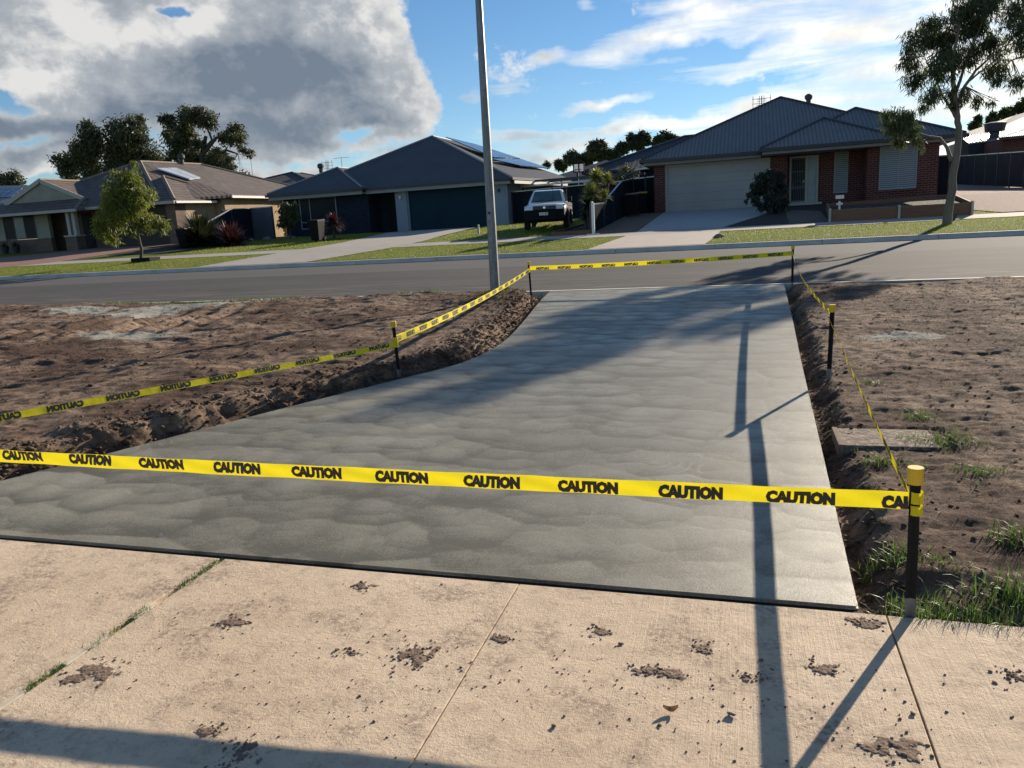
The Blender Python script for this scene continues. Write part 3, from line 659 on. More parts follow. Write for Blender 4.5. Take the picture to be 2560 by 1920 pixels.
def dirt_field(name, x0, x1, y0, y1, res, side, m):
    nx = int((x1-x0)/res)+1; ny = int((y1-y0)/res)+1
    xs = np.linspace(x0, x1, nx); ys = np.linspace(y0, y1, ny); X, Y = np.meshgrid(xs, ys)
    poly = EL if side == 'l' else ER; d = segdist(X, Y, poly)
    ins = inside(X, Y, CROSSP)
    base = gznp(Y)
    n1 = fbm(X, Y, 3, .8, 4); n2 = fbm(X*1.0, Y*1.5, 20, 3.2, 4, .6); n3 = fbm(X, Y, 40, 14, 4, .65); jag = fbm(X, Y, 60, 4.5, 4, .6)
    if side == 'l':
        dd = d+jag*.13; ramp_ = np.clip((dd-.10)/.22, 0, 1); ramp_ = ramp_*ramp_*(3-2*ramp_)
        lift = -.07+(.155+.05*n1)*ramp_
        lift *= np.where(ins, 0, 1)
        far = np.clip((Y-12.9)/1.0, 0, 1); near_post = np.clip(1-np.abs(X+4.0)/1.2, 0, 1)
        lift -= far*.07*ramp_; lift -= np.clip((Y-13.2)/.3, 0, 1)*np.clip((X+4.3)/.3, 0, 1)*.12
        mound = .10*np.exp(-(((X+4.0)/.7)**2+((Y-12.6)/.55)**2)); lift += mound*ramp_
        ruts = np.exp(-((X+10-.5*(Y-10))/1.6)**2)*(.04*np.sin((X+.35*Y)*11))*np.clip(1-np.abs(Y-10.5)/2.5, 0, 1)
        h = base+lift+ramp_*(.013*n2+.013*n3+.035*n1+.030*fbm(X*.35, Y*2.0, 120, 1.9, 5, .66))+ruts*1.5+np.abs(n2)*.02*ramp_+(1-ramp_)*.02*n3
        rag = np.maximum(0, fbm(X*.45, Y*1.6, 90, 2.6, 4, .6)); h += .05*rag*ramp_
    else:
        dd = d+jag*.06; ramp_ = np.clip((dd-.02)/.20, 0, 1); ramp_ = ramp_*ramp_*(3-2*ramp_)
        lift = -.10+(.125+.04*n1)*ramp_
        lift -= np.clip((Y-13.4)/.6, 0, 1)*.04
        pit = (X > .52) & (X < 1.25) & (Y > 4.85) & (Y < 5.45); lift = np.where(pit, np.minimum(lift, .0), lift); ramp_ = np.where(pit, .35, ramp_)
        edge = np.clip((Y-2.96)/.35, 0, 1); lift = lift*edge+(-.045)*(1-edge)
        h = base+lift+ramp_*(.016*n2+.015*n3+.036*fbm(X*.35, Y*1.6, 121, 1.7, 6, .62))+(1-ramp_)*.015*n3
        h += .05*np.maximum(0, fbm(X*.5, Y*1.4, 91, 1.6, 6, .62))*ramp_*edge
    h = np.where(ins & (d > .03), base-.16, h)
    V = np.stack([X.ravel(), Y.ravel(), h.ravel()], 1); idx = np.arange(nx*ny).reshape(ny, nx)
    Fc = np.stack([idx[:-1, :-1].ravel(), idx[:-1, 1:].ravel(), idx[1:, 1:].ravel(), idx[1:, :-1].ravel()], 1)
    keep = ~(ins[:-1, :-1] & (d[:-1, :-1] > .12)).ravel()
    o = npmesh(name, V, Fc[keep], m, smooth=True); o['kind'] = 'structure'
    def hf(x, y):
        i = min(nx-1, max(0, int((x-x0)/(x1-x0)*(nx-1)+.5))); k = min(ny-1, max(0, int((y-y0)/(y1-y0)*(ny-1)+.5))); return float(h[k, i])
    return hf
hl = dirt_field('clay_verge', -20, -2.6, 2.99, 14.17, .035, 'l', m_dirt_l)
hr = dirt_field('clay_verge', .40, 6.4, 2.955, 14.17, .024, 'r', m_dirt_r)
o = MB().add([(-140, 2.95, -.02), (-19.98, 2.95, -.02), (-19.98, 14.17, .2), (-140, 14.17, .2)], [(0, 1, 2, 3)]).build('bare_ground', m_dirt_l); o['kind'] = 'structure'
o = MB().add([(6.38, 2.95, -.02), (90, 2.95, -.02), (90, 14.17, .2), (6.38, 14.17, .2)], [(0, 1, 2, 3)]).build('bare_ground', m_dirt_r); o['kind'] = 'structure'

# clods: angular lumps of clay
ico_bm = bmesh.new(); bmesh.ops.create_icosphere(ico_bm, subdivisions=1, radius=1)
ICV = np.array([v.co[:] for v in ico_bm.verts]); ICF = np.array([[v.index for v in f.verts] for f in ico_bm.faces]); ico_bm.free()
def lumps(name, P, S, m, flat=.6, parent=None, label=None):
    n = len(P); P = np.asarray(P); S = np.asarray(S)
    J = ICV[None]*(1+RNG.normal(0, .22, (n, 12, 1))); J = J*np.stack([RNG.uniform(.6, 1.4, n), RNG.uniform(.6, 1.2, n), np.full(n, flat)*RNG.uniform(.7, 1.3, n)], 1)[:, None, :]
    a = RNG.random(n)*6.283; c, s = np.cos(a)[:, None], np.sin(a)[:, None]
    x = J[..., 0]*c-J[..., 1]*s; y = J[..., 0]*s+J[..., 1]*c
    V = np.stack([x, y, J[..., 2]], 2)*S[:, None, None]+P[:, None, :]
    Fc = ICF[None]+(np.arange(n)*12)[:, None, None]
    o = npmesh(name, V.reshape(-1, 3), Fc.reshape(-1, 3), m, parent); return o
P = []; S = []
for _ in range(9000):
    if random.random() < .55:                      # along the broken left edge
        i = random.randrange(len(EL)-1); t = random.random(); ex = EL[i][0]+(EL[i+1][0]-EL[i][0])*t; ey = EL[i][1]+(EL[i+1][1]-EL[i][1])*t
        dd = abs(random.gauss(.12, .22))+.02; x = ex-dd; y = ey+random.uniform(-.1, .1)+dd*.35; s = random.uniform(.006, .024)*(2.0 if random.random() < .05 else 1)
    else: x = random.uniform(-16, -3.2); y = random.uniform(3, 14); s = random.uniform(.005, .02)*(1.8 if random.random() < .03 else 1)
    if y < 3.0 or y > 14.1 or x > -2.7: continue
    if bool(inside(np.array([x+.02]), np.array([y]), EL+ER)[0]): continue
    P.append((x, y, hl(x, y)+s*.25)); S.append(s)
tag(lumps('clay_clods', P, S, m_dirt_l), 'loose clay clods strewn over the left verge', 'soil', None, 'stuff')
P = []; S = []
for _ in range(3800):
    if random.random() < .35:
        y = random.uniform(3.0, 14); ex = np.interp(y, [p[1] for p in ER], [p[0] for p in ER]); x = ex+abs(random.gauss(.06, .12))+.015; s = random.uniform(.004, .018)
    else: x = random.uniform(.5, 5.2); y = 3+11*random.random()**1.5; s = random.uniform(.003, .014)
    if x > 6.3: continue
    P.append((x, y, hr(x, y)+s*.25)); S.append(s)
tag(lumps('clay_clods', P, S, m_dirt_r, flat=.4), 'loose clay crumbs strewn over the right verge', 'soil', None, 'stuff')
# crumbs trodden over the old footpath
P = []; S = []
for _ in range(1000):
    cx_, cy_, sp = random.choice([(-1.9, 2.2, .5), (-.6, 2.2, .35), (-.2, 2.45, .3), (.15, 2.3, .3), (.3, 2.0, .3), (-1.3, 1.9, .3), (-1.2, 2.4, .4), (.8, 2.4, .3), (-2.9, 2.2, .8), (-.3, 2.0, 1.0), (-.3, 1.7, .8)])
    x = random.gauss(cx_, sp); y = random.gauss(cy_, sp*.35)
    if not (1.2 < y < 2.93): continue
    s = .0010+.0042*random.random()**2.5; s *= 2.0 if random.random() < .04 else 1; P.append((x, y, s*.4)); S.append(s)
tag(lumps('mud_crumbs', P, S, m_mud), 'dry mud crumbs scattered on the old footpath', 'soil', None, 'stuff')
# trodden mud patches, one object each
def mud_patch(px, py, r, label, n=90, elong=1.5, rot=0):
    """a crust of trodden mud with a ragged outline, and crumbs round it"""
    c = G(px, py); res = .0032; R2 = r*1.5; N = int(2*R2/res)+1; u = np.linspace(-R2, R2, N); U, V_ = np.meshgrid(u, u)
    sd_ = random.randint(0, 9999); U0, V0 = U+c.x*3, V_+c.y*3
    qx = (U*math.cos(rot)+V_*math.sin(rot)); qy = (-U*math.sin(rot)+V_*math.cos(rot))*elong
    h = .75-np.hypot(qx, qy)/r*1.05+1.9*fbm(U0+50, V0+50, sd_, 26, 5, .62)
    z = np.clip(h, 0, .5)*.0055+np.where(h > 0, .0018*fbm(U0+9, V0+3, sd_+7, 160, 3), 0)+.0008; keepv = (h > 0) & (V_+c.y < 2.93)
    idx = np.arange(N*N).reshape(N, N); kf = keepv[:-1, :-1] & keepv[1:, 1:] & keepv[:-1, 1:] & keepv[1:, :-1]
    Fc = np.stack([idx[:-1, :-1][kf], idx[:-1, 1:][kf], idx[1:, 1:][kf], idx[1:, :-1][kf]], 1)
    used, inv = np.unique(Fc, return_inverse=True); VV = np.stack([U.ravel(), V_.ravel(), z.ravel()], 1)[used]; Fc = inv.reshape(-1, 4)
    P = []; S = []
    for _ in range(n//2):
        a_ = random.gauss(0, r*.6); b_ = random.gauss(0, r*.6/elong); x = a_*math.cos(rot)-b_*math.sin(rot); y = a_*math.sin(rot)+b_*math.cos(rot)
        if y+c.y > 2.93: continue
        q = .0015+.006*random.random()**2; P.append((x, y, q*.3)); S.append(q)
    lo = lumps('tmp', P, S, m_mud, flat=.5); me = lo.data; lv = np.array([v.co[:] for v in me.vertices]); lf = np.array([p.vertices[:] for p in me.polygons]); bpy.data.objects.remove(lo)
    tri = np.concatenate([Fc[:, [0, 1, 2]], Fc[:, [0, 2, 3]], lf+len(VV)]) if len(Fc) else lf+len(VV)
    o = npmesh('mud_patch', np.concatenate([VV, lv]), tri, m_mud, smooth=False); o.location = (c.x, c.y, 0)
    tag(o, label, 'mud', 'trodden mud patches on the old footpath')
mud_patch(1045, 1640, .075, 'largest dark mud patch left of the middle slab joint', 190, 1.1, 2.2)
mud_patch(590, 1555, .07, 'mud patch on the second slab nearest the grassy joint', 110)
mud_patch(880, 1630, .045, 'small mud patch a step left of the largest dark patch', 60)
mud_patch(230, 1680, .10, 'loose crumbly mud beside the near end of the grassy joint', 110, 1.2, .6)
mud_patch(530, 1825, .04, 'round dark mud spot inside the tape shadow', 80, 1.2)
mud_patch(600, 1880, .06, 'dark mud smear at the bottom edge of the tape shadow', 120, 1.0)
mud_patch(1500, 1575, .045, 'mud patch in the upper middle of the slab right of the centre joint', 90, .8)
mud_patch(1260, 1597, .04, 'mud lump touching the centre slab joint', 70)
mud_patch(1650, 1680, .08, 'wide mud smear in the row left of the upright shadow', 150, 2.4)
mud_patch(1880, 1695, .04, 'mud lump just left of the upright tape shadow', 70)
mud_patch(2055, 1670, .06, 'curved mud patch just right of the upright tape shadow', 130, 1.6, -.4)
mud_patch(1755, 1620, .045, 'mud patch above the wide smear on the right slab', 80, 1.2, -.5)
mud_patch(2540, 1690, .06, 'mud patch at the right edge beyond the last slab joint', 110)
mud_patch(2170, 1560, .07, 'thin mud trail beside the foot of the nearest post', 110, 2.2)
mud_patch(2250, 1880, .08, 'flat mud smear near the bottom beside the last slab joint', 70, 1.6)
mud_patch(900, 1465, .06, 'pale scuffed mud near the black expansion joint', 60)
def clump(px, py, s, name, m, label, cat, h=.5, z0=0):
    c = G(px, py); o = lumps(name, [(0, 0, s*h)], [s], m, flat=h); o.location = (c.x, c.y, c.z+z0); tag(o, label, cat); return o
b = MB(); n = 9
for i in range(n+1):
    t = (i/n*2-1); w = .013*math.sqrt(max(0.02, 1-t*t)); z = .004+.014*t*t
    b.v += [Vector((t*.024, -w, z+.006)), Vector((t*.024, 0, z)), Vector((t*.024, w, z+.008))]
for i in range(n): a = i*3; b.f += [(a, a+3, a+4, a+1), (a+1, a+4, a+5, a+2)]
o = b.build('dry_leaf', mat('dry_leaf', (.30, .18, .09), (.20, .11, .05), 30, .8, transl=.3)); c = G(1677, 1782); o.location = (c.x, c.y, .002); o.rotation_euler = (0, 0, .2)
tag(o, 'curled brown dry leaf lying on the old footpath right of the centre joint', 'leaf')
clump(1828, 1790, .016, 'clay_lump', m_rock, 'pale clay lump right of the curled dry leaf', 'clay lump')
clump(1385, 1818, .010, 'clay_lump', m_mud, 'small dark clay lump left of the curled dry leaf', 'clay lump')
clump(2282, 1787, .010, 'clay_lump', m_mud, 'round dark clay lump between upright shadow and last slab joint', 'clay lump')
b = MB().add([(-.012, 0, .004), (0, .008, .016), (.014, .002, .006), (.002, -.01, .003)], [(0, 1, 2), (0, 2, 3)])
o = b.build('scrap', m_trim_white); c = G(402, 1340); o.location = (c.x, c.y, c.z); tag(o, 'tiny pale scrap lying on the fresh concrete', 'scrap')

# grass in the slab joint and weed tufts on the right verge
P = []
for (a, b_, n_) in ((2.62, 2.93, 330), (2.33, 2.44, 120), (2.10, 2.34, 150), (1.83, 2.01, 220)):
    for _ in range(n_): P.append((-2.47+random.gauss(0, .014), random.uniform(a, b_), -.004))
tag(blades('joint_grass', P, .008, .028, .0026, m_weed, 1.6, 3), 'green grass sprouting in the wide slab joint', 'grass', None, 'stuff')
def tuft(px, py, r, n, h, label, dry=.25):
    n = int(n*.6); h *= .85
    c = G(px, py); P = []
    for _ in range(n):
        x = c.x+random.gauss(0, r*.5); y = max(2.965, c.y+random.gauss(0, r*.35))
        if x < .5: x = .5+random.random()*.1
        P.append((x, y, hr(x, y)-.005))
    k = int(n*(1-dry)); t = thing('grass_tuft', label, 'grass tuft', (c.x, c.y, c.z), 'green weed tufts on the right verge')
    blades('green_blades', P[:k], h*.4, h, .0055, m_weed, 1.25, 4, t); blades('dry_blades', P[k:], h*.3, h*.8, .0045, m_grass_dry, 1.5, 4, t)
tuft(2350, 1545, .20, 700, .13, 'dense green grass tuft right of the nearest post foot')
tuft(2480, 1560, .25, 650, .12, 'wide grass tuft at the footpath edge by the right photo edge', .3)
tuft(2550, 1500, .16, 400, .15, 'tall grass tuft at the right photo edge above the footpath', .2)
tuft(2225, 1400, .14, 420, .09, 'grass tuft left of the nearest post half way to the slab edge')
tuft(2255, 1500, .06, 110, .07, 'thin grass sprigs just left of the nearest post foot')
tuft(2340, 1425, .12, 130, .06, 'sparse grass sprigs right of the nearest post shaft', .4)
tuft(2545, 1370, .12, 420, .13, 'dark grass clump at the right edge on the clay', .35)
tuft(2210, 1165, .12, 240, .08, 'grass tuft below the broken pit lid')
tuft(2340, 1110, .22, 600, .09, 'long grass tuft at the right end of the pit lid')
tuft(2300, 1050, .12, 220, .10, 'spiky grass tuft behind the pit lid')
tuft(2450, 1190, .16, 260, .07, 'pale low grass tuft on open clay right of the pit lid')
tuft(2185, 965, .10, 120, .06, 'small grass tuft on clay beyond the pit lid')
tuft(2120, 1125, .10, 60, .05, 'few grass sprigs before the pit lid', .5)
P = []
for _ in range(1500):
    x = random.uniform(-14, -4.4); P.append((x, 14.1-abs(random.gauss(0, .14)), 0))
P = [(x, y, hl(x, y)) for (x, y, z) in P if fbm(np.array([x]), np.array([1.0]), 5, .5, 3)[0] > -.1]
tag(blades('kerb_grass', P, .03, .10, .010, m_weed, 1.2, 2), 'green grass fringe along the back of the near kerb', 'grass', None, 'stuff')
P = []
for _ in range(500): x = random.gauss(-4.15, .35); y = random.gauss(12.7, .3); P.append((x, y, hl(x, y)))
tag(blades('dry_grass', P, .03, .12, .008, m_grass_dry, 1.4, 2), 'dry grass around the foot of the light pole', 'grass', None, 'stuff')
P = []
for _ in range(4500):
    x = random.uniform(.6, 4.8) if random.random() < .6 else random.uniform(-12, -3.6); y = random.uniform(3.1, 13.8)
    if x < 0 and bool(inside(np.array([x+.1]), np.array([y]), EL+ER)[0]): continue
    P.append((x, y, (hr if x > 0 else hl)(x, y)+.003))
tag(blades('dead_straw', P, .02, .06, .0035, m_grass_dry, 2.5, 2), 'dead straw bits scattered over the clay verges', 'straw', None, 'stuff')

# ------------------------------------------------------------------ safety posts and caution tape
def picket_mb(h):
    b = MB(); r0, w = .020, .0042
    ring = []
    for k in range(3):
        a = math.pi/2+k*2*math.pi/3
        for da, rr in ((-w/r0*.9, r0), (w/r0*.9, r0), (math.pi/3, w*1.4)): ring.append((math.cos(a+da)*rr, math.sin(a+da)*rr))
    b.loft([[(x, y, -.25) for x, y in ring], [(x, y, h) for x, y in ring]]); return b
def cap_mb(h):
    b = MB(); n = 20; prof = [(.0245, -.062), (.0265, -.062), (.0285, -.004), (.0270, 0.0), (0.0, .0005)]
    rings = [[(math.cos(2*math.pi*k/n)*r, math.sin(2*math.pi*k/n)*r, h+z) for k in range(n)] for r, z in prof[:-1]]
    b.loft(rings, cap=True); return b
def post(x, y, z, h, label, lx=0, ly=0):
    t = thing('safety_post', label, 'post', (x, y, z), 'capped steel posts holding the tape'); t.rotation_euler = (ly, lx, 0)
    b = picket_mb(h-.01); p = b.build('picket', m_black, t, world=False)
    k = MB(); rr = .0208
    k2 = MB(); r0 = .0206
    b2 = picket_mb(.105); [setattr(v, 'z', v.z) for v in b2.v]
    for v in b2.v: v.x *= 1.03; v.y *= 1.03
    b2.build('bare_steel_foot', m_galv, t, world=False)
    cap_mb(h).build('cap', m_yellow, t, world=False, smooth=False, bevel=0)
    return t
mlp = at(996, 905, 7.05); ml_top = at(987, 803, 7.05)
NR = (.615, 2.962); MRp = (.705, 6.9); FRp = (.80, 13.95); FLp = (-3.83, 13.9); MLp = (ml_top.x, 7.05); NLp = (-5.6, 2.73)
post(NR[0], NR[1], -.03, .622, 'nearest yellow capped black post at the footpath corner', -.012)
post(MRp[0], MRp[1], .07, .655, 'yellow capped post half way along the right slab edge', .02)
post(FRp[0], FRp[1], .18, .72, 'yellow capped post on the right at the near kerb')
post(FLp[0], FLp[1], .10, .72, 'yellow capped post on the left at the near kerb', -.03)
post(MLp[0], MLp[1], .03, ml_top.z-.03, 'yellow capped post on the clay half way along the left slab edge', -.03)
post(NLp[0], NLp[1], -.02, .72, 'yellow capped post outside the left photo edge')

def text_mesh(body, size, offset=.0):
    cu = bpy.data.curves.new('txt', 'FONT'); cu.body = body; cu.size = size; cu.offset = offset; cu.align_x = 'CENTER'; cu.align_y = 'CENTER'; cu.resolution_u = 2
    ob = bpy.data.objects.new('txt', cu); COL.objects.link(ob)
    dg = bpy.context.evaluated_depsgraph_get(); me = bpy.data.meshes.new_from_object(ob.evaluated_get(dg))
    bpy.data.objects.remove(ob); return me
TXT = text_mesh('CAUTION', .062, .0054)
_c = [v.co for v in TXT.vertices]; tx0 = min(c.x for c in _c); tx1 = max(c.x for c in _c); ty0 = min(c.y for c in _c); ty1 = max(c.y for c in _c)
def tape(name_label, P0, P1, width, sag, phi0, phi1, phase, v0, v1, pitch=.41, curve=0.0, ripple=.0, twist=None):
    P0 = Vector(P0); P1 = Vector(P1); D = P1-P0; Ln = D.length; T = D.normalized(); side = T.cross(Vector((0, 0, 1))).normalized(); up = side.cross(T)
    def pos(s, v, off=0):
        t = s/Ln; ph = phi0+(phi1-phi0)*t if twist is None else twist(t)
        c = P0+T*s+Vector((0, 0, -4*sag*t*(1-t)))+side*(curve*4*t*(1-t))
        u = up*math.cos(ph)+side*math.sin(ph); nn = side*math.cos(ph)-up*math.sin(ph)
        rip = ripple*(math.sin(s*9+phase*7)*math.sin(v*60)+.6*math.sin(s*23+v*90))
        return c+u*v+nn*(off+rip)
    t = thing('caution_tape', name_label, 'tape', P0, 'caution tape spans')
    N = int(Ln/.02); K = 6; V = []; Fc = []
    for i in range(N+1):
        for k in range(K+1): V.append(pos(Ln*i/N, (k/K-.5)*width))
    for i in range(N):
        for k in range(K): a = i*(K+1)+k; Fc.append((a, a+1, a+K+2, a+K+1))
    npmesh('ribbon', V, Fc, m_tape, t, smooth=True)
    s = phase; wl = .25
    while s < Ln+.2:
        bm = bmesh.new(); bm.from_mesh(TXT)
        frac = min(1, max(0, s/Ln)); vo = v0+(v1-v0)*frac
        for v in bm.verts:
            x = (v.co.x-(tx0+tx1)/2)/(tx1-tx0)*wl+s; y = (v.co.y-(ty0+ty1)/2)/(ty1-ty0)*.054+vo; v.co = (x, y, 0)
        for co, no in (((0, width/2-.0015, 0), (0, 1, 0)), ((0, -width/2+.0015, 0), (0, -1, 0)), ((.01, 0, 0), (-1, 0, 0)), ((Ln-.005, 0, 0), (1, 0, 0))):
            bmesh.ops.bisect_plane(bm, geom=bm.verts[:]+bm.edges[:]+bm.faces[:], plane_co=co, plane_no=no, clear_outer=True)
        for xx in np.arange(s-wl/2, s+wl/2, .02): bmesh.ops.bisect_plane(bm, geom=bm.verts[:]+bm.edges[:]+bm.faces[:], plane_co=(xx, 0, 0), plane_no=(1, 0, 0))
        for yy in (-.02, -.01, 0, .01, .02): bmesh.ops.bisect_plane(bm, geom=bm.verts[:]+bm.edges[:]+bm.faces[:], plane_co=(0, yy, 0), plane_no=(0, 1, 0))
        bm.verts.index_update(); vv = [v.co.copy() for v in bm.verts]; ff = [tuple(v.index for v in f.verts) for f in bm.faces]; bm.free()
        if ff:
            b = MB()
            for off in (.0012, -.0012): b.add([pos(q.x, q.y, off) for q in vv], ff)
            b.build('printed_word', m_ink, t, fixn=False)
        s += pitch
nrz = .474
tape('long caution tape span in front across the near edge of the fresh concrete', (NLp[0]+.02, NLp[1], .588), (NR[0]-.005, NR[1], .462), .066, .012, .05, -.04, .058, .018, -.010, .41, ripple=.0034)
tape('caution tape span running from the nearest post to the mid right post', (NR[0], NR[1], .435), (MRp[0], MRp[1], .58), .062, .02, -.22, -.32, .3, .004, 0, .41, ripple=.001)
tape('caution tape span from the mid right post to the kerb', (MRp[0], MRp[1], .655), (FRp[0], FRp[1], .79), .055, .03, .5, .2, .3, .004, 0, .41, ripple=.001, twist=lambda t: -.28-.1*t, curve=-.06)
tape('caution tape span along the kerb between the two far posts', (FRp[0], FRp[1]-.02, .775), (FLp[0], FLp[1]-.02, .70), .075, .025, 0.05, .1, .28, .000, -.012, .41, ripple=.0015)
tape('twisted caution tape span passing in front of the light pole', (FLp[0], FLp[1], .67), (MLp[0], MLp[1], .455), .075, .06, .5, .9, .3, 0, 0, .41, ripple=.002, twist=lambda t: -.15+.25*t)
tape('caution tape span on the left running out of the photo', (MLp[0], MLp[1], .40), (NLp[0], NLp[1], .44), .052, .02, .35, .25, .22, .012, -.002, .41, ripple=.0012)
# tape wound round the nearest post
w = MB(); n = 18
for (z0, z1, rr) in ((.455, .500, .0235), (.410, .448, .0230)):
    w.loft([[(NR[0]+math.cos(2*math.pi*k/n)*rr, NR[1]+math.sin(2*math.pi*k/n)*rr, z) for k in range(n)] for z in (z0, z1)], cap=False)
tag(w.build('tape_wrap', m_tape, smooth=True), 'yellow tape wound round the nearest post below its cap', 'tape')
w = MB(); w.loft([[(MLp[0]-.01+math.cos(2*math.pi*k/n)*.0235, MLp[1]+math.sin(2*math.pi*k/n)*.0235, z) for k in range(n)] for z in (.37, .47)], cap=False)
tag(w.build('tape_wrap', m_tape, smooth=True), 'yellow tape wound round the left clay post', 'tape')

# ------------------------------------------------------------------ street light pole
base = at(1240, 757, 12.75); top = at(1197, 0, 12.75)
t = thing('light_pole', 'tall galvanised street light pole standing in the clay by the left post', 'light pole', (base.x, 12.75, .22))
dirp = (top-base); lean = dirp.x/dirp.z
def polept(z): return Vector((base.x+lean*(z-base.z), 12.75, z))
b = MB(); rings = []
for z in (-.1, 1.5, 3, 5, 7, 9.2):
    r_ = .088-.0058*z; c = polept(z); rings.append([(c.x+math.cos(math.pi/8+k*math.pi/4)*r_, c.y+math.sin(math.pi/8+k*math.pi/4)*r_, z) for k in range(8)])
b.loft(rings); b.build('shaft', m_galv, t)
b = MB(); c = polept(.3); rr = .0935; b.loft([[(polept(z).x+math.cos(math.pi/8+k*math.pi/4)*rr, 12.75+math.sin(math.pi/8+k*math.pi/4)*rr, z) for k in range(8)] for z in (.15, .41)])
b.build('black_base_sleeve', m_blackplastic, t)
c = polept(1.5); d_ = MB().box(c.x-.035, c.x+.035, 12.75-.085, 12.75-.078, .75, 1.15); d_.build('service_door', m_galv, t)
lb = MB().box(c.x-.028, c.x+.022, 12.75-.082, 12.75-.0795, 1.62, 1.70).box(c.x-.02, c.x+.014, 12.75-.082, 12.75-.0795, 1.40, 1.43)
lb.build('label_plate', m_trim_grey, t); MB().box(c.x-.024, c.x+.018, 12.75-.0845, 12.75-.083, 1.72, 1.75).build('dark_mark', m_black, t)
c = polept(9.2); b = MB().tube([c, c+Vector((.05, .35, .35)), c+Vector((.1, 1.2, .55)), c+Vector((.12, 1.9, .6))], [.04, .035, .032, .03], 8); b.build('outreach_arm', m_galv, t)
b = MB().box(c.x+.0, c.x+.26, 12.75+1.85, 12.75+2.5, 9.74, 9.86); b.build('lamp_head', m_trim_grey, t, bevel=.02)

# ------------------------------------------------------------------ houses: helpers
def roof_solid(t, faces, m, name='roof', th=.16):
    """roof skin given as lists of 3-D points (counted from the eave), thickened downwards"""
    b = MB()
    for f in faces: b.prism(f, th)
    return b.build(name, m, t)
def hip(x0, x1, y0, y1, ze, pitch):
    """hip roof faces over a rectangle, ridge along the longer side"""
    w, d = x1-x0, y1-y0; k = math.tan(R(pitch))
    if d >= w: a = Vector(((x0+x1)/2, y0+w/2, ze+k*w/2)); b = Vector(((x0+x1)/2, y1-w/2, ze+k*w/2))
    else: a = Vector((x0+d/2, (y0+y1)/2, ze+k*d/2)); b = Vector((x1-d/2, (y0+y1)/2, ze+k*d/2))
    A, B, C_, D = Vector((x0, y0, ze)), Vector((x1, y0, ze)), Vector((x1, y1, ze)), Vector((x0, y1, ze))
    if d >= w: return [[A, B, a], [B, C_, b, a], [C_, D, b], [D, A, a, b]], [(A, a), (B, a), (C_, b), (D, b), (a, b)]
    return [[A, B, b, a], [B, C_, b], [C_, D, a, b], [D, A, a]], [(A, a), (B, b), (C_, b), (D, a), (a, b)]
def caps(parent, lines, m, r=.07, name='ridge_cap'):
    b = MB()
    for (a, c) in lines:
        a = Vector(a); c = Vector(c)
        if (a-c).length > .3: b.tube([a+Vector((0, 0, .02)), c+Vector((0, 0, .02))], r, 6)
    return b.build(name, m, parent)
def gutter(t, lines, m, m2, z, name='gutter'):
    b = MB(); f = MB()
    for (a, c) in lines:
        a = Vector((a[0], a[1], z)); c = Vector((c[0], c[1], z)); b.bar(a+Vector((0, 0, .0)), c+Vector((0, 0, .0)), .13, .13)
    return b.build(name, m, t)
def wall(t, x0, x1, y0, y1, z0, z1, m, name='wall'): return MB().box(x0, x1, y0, y1, z0, z1).build(name, m, t)
def window(t, x0, x1, y, z0, z1, glass, frame, mull=(), trans=(), fw=.055, name='window'):
    """set into the wall: frame proud, pane 4 cm back; y is the wall face"""
    f = MB(); f.box(x0, x1, y-.03, y+.06, z0, z0+fw).box(x0, x1, y-.03, y+.06, z1-fw, z1).box(x0, x0+fw, y-.03, y+.06, z0+fw, z1-fw).box(x1-fw, x1, y-.03, y+.06, z0+fw, z1-fw)
    for mx in mull: f.box(mx-.025, mx+.025, y-.026, y+.05, z0+fw, z1-fw)
    for mz in trans: f.box(x0+fw, x1-fw, y-.028, y+.05, mz-.022, mz+.022)
    w = f.build(name, frame, t)
    MB().box(x0+fw*.5, x1-fw*.5, y-.012, y+.02, z0+fw*.5, z1-fw*.5).build('pane', glass, w); return w
def antenna(name_label, base, h, kind, grp='roof antennas'):
    t = thing('roof_antenna', name_label, 'antenna', base, grp)
    MB().tube([Vector(base), Vector(base)+Vector((0, 0, h))], .022, 6).build('mast', m_trim_dark, t)
    b = MB(); p = Vector(base)+Vector((0, 0, h-.05))
    if kind == 'yagi':
        b.bar(p+Vector((-.85, 0, 0)), p+Vector((.85, 0, 0)), .03)
        for i in range(9): b.bar(p+Vector((-.8+i*.2, -.3, 0)), p+Vector((-.8+i*.2, .3, 0)), .018)
    else:
        for dx in (-.45, -.12, .12, .45): b.bar(p+Vector((dx, 0, -.75)), p+Vector((dx, 0, .05)), .025)
        for dz in (-.1, -.35, -.6): b.bar(p+Vector((-.5, 0, dz)), p+Vector((.5, 0, dz)), .02)
        for dz in (-.15, -.25, -.45, -.55): b.bar(p+Vector((-.25, -.1, dz)), p+Vector((.25, -.1, dz)), .018)
    b.build('elements', m_trim_dark, t); return t
def roof_vent(t, p, r=.17, h=.45):
    p = Vector(p); b = MB(); b.tube([p, p+Vector((0, 0, h*.5))], r*.6, 10); o = b.build('roof_vent', m_trim_dark, t)
    k = MB().tube([p+Vector((0, 0, h*.45)), p+Vector((0, 0, h*.6)), p+Vector((0, 0, h*.85)), p+Vector((0, 0, h))], [r*.7, r, r, r*.5], 12); k.build('vent_cowl', m_trim_dark, o, smooth=False); return o
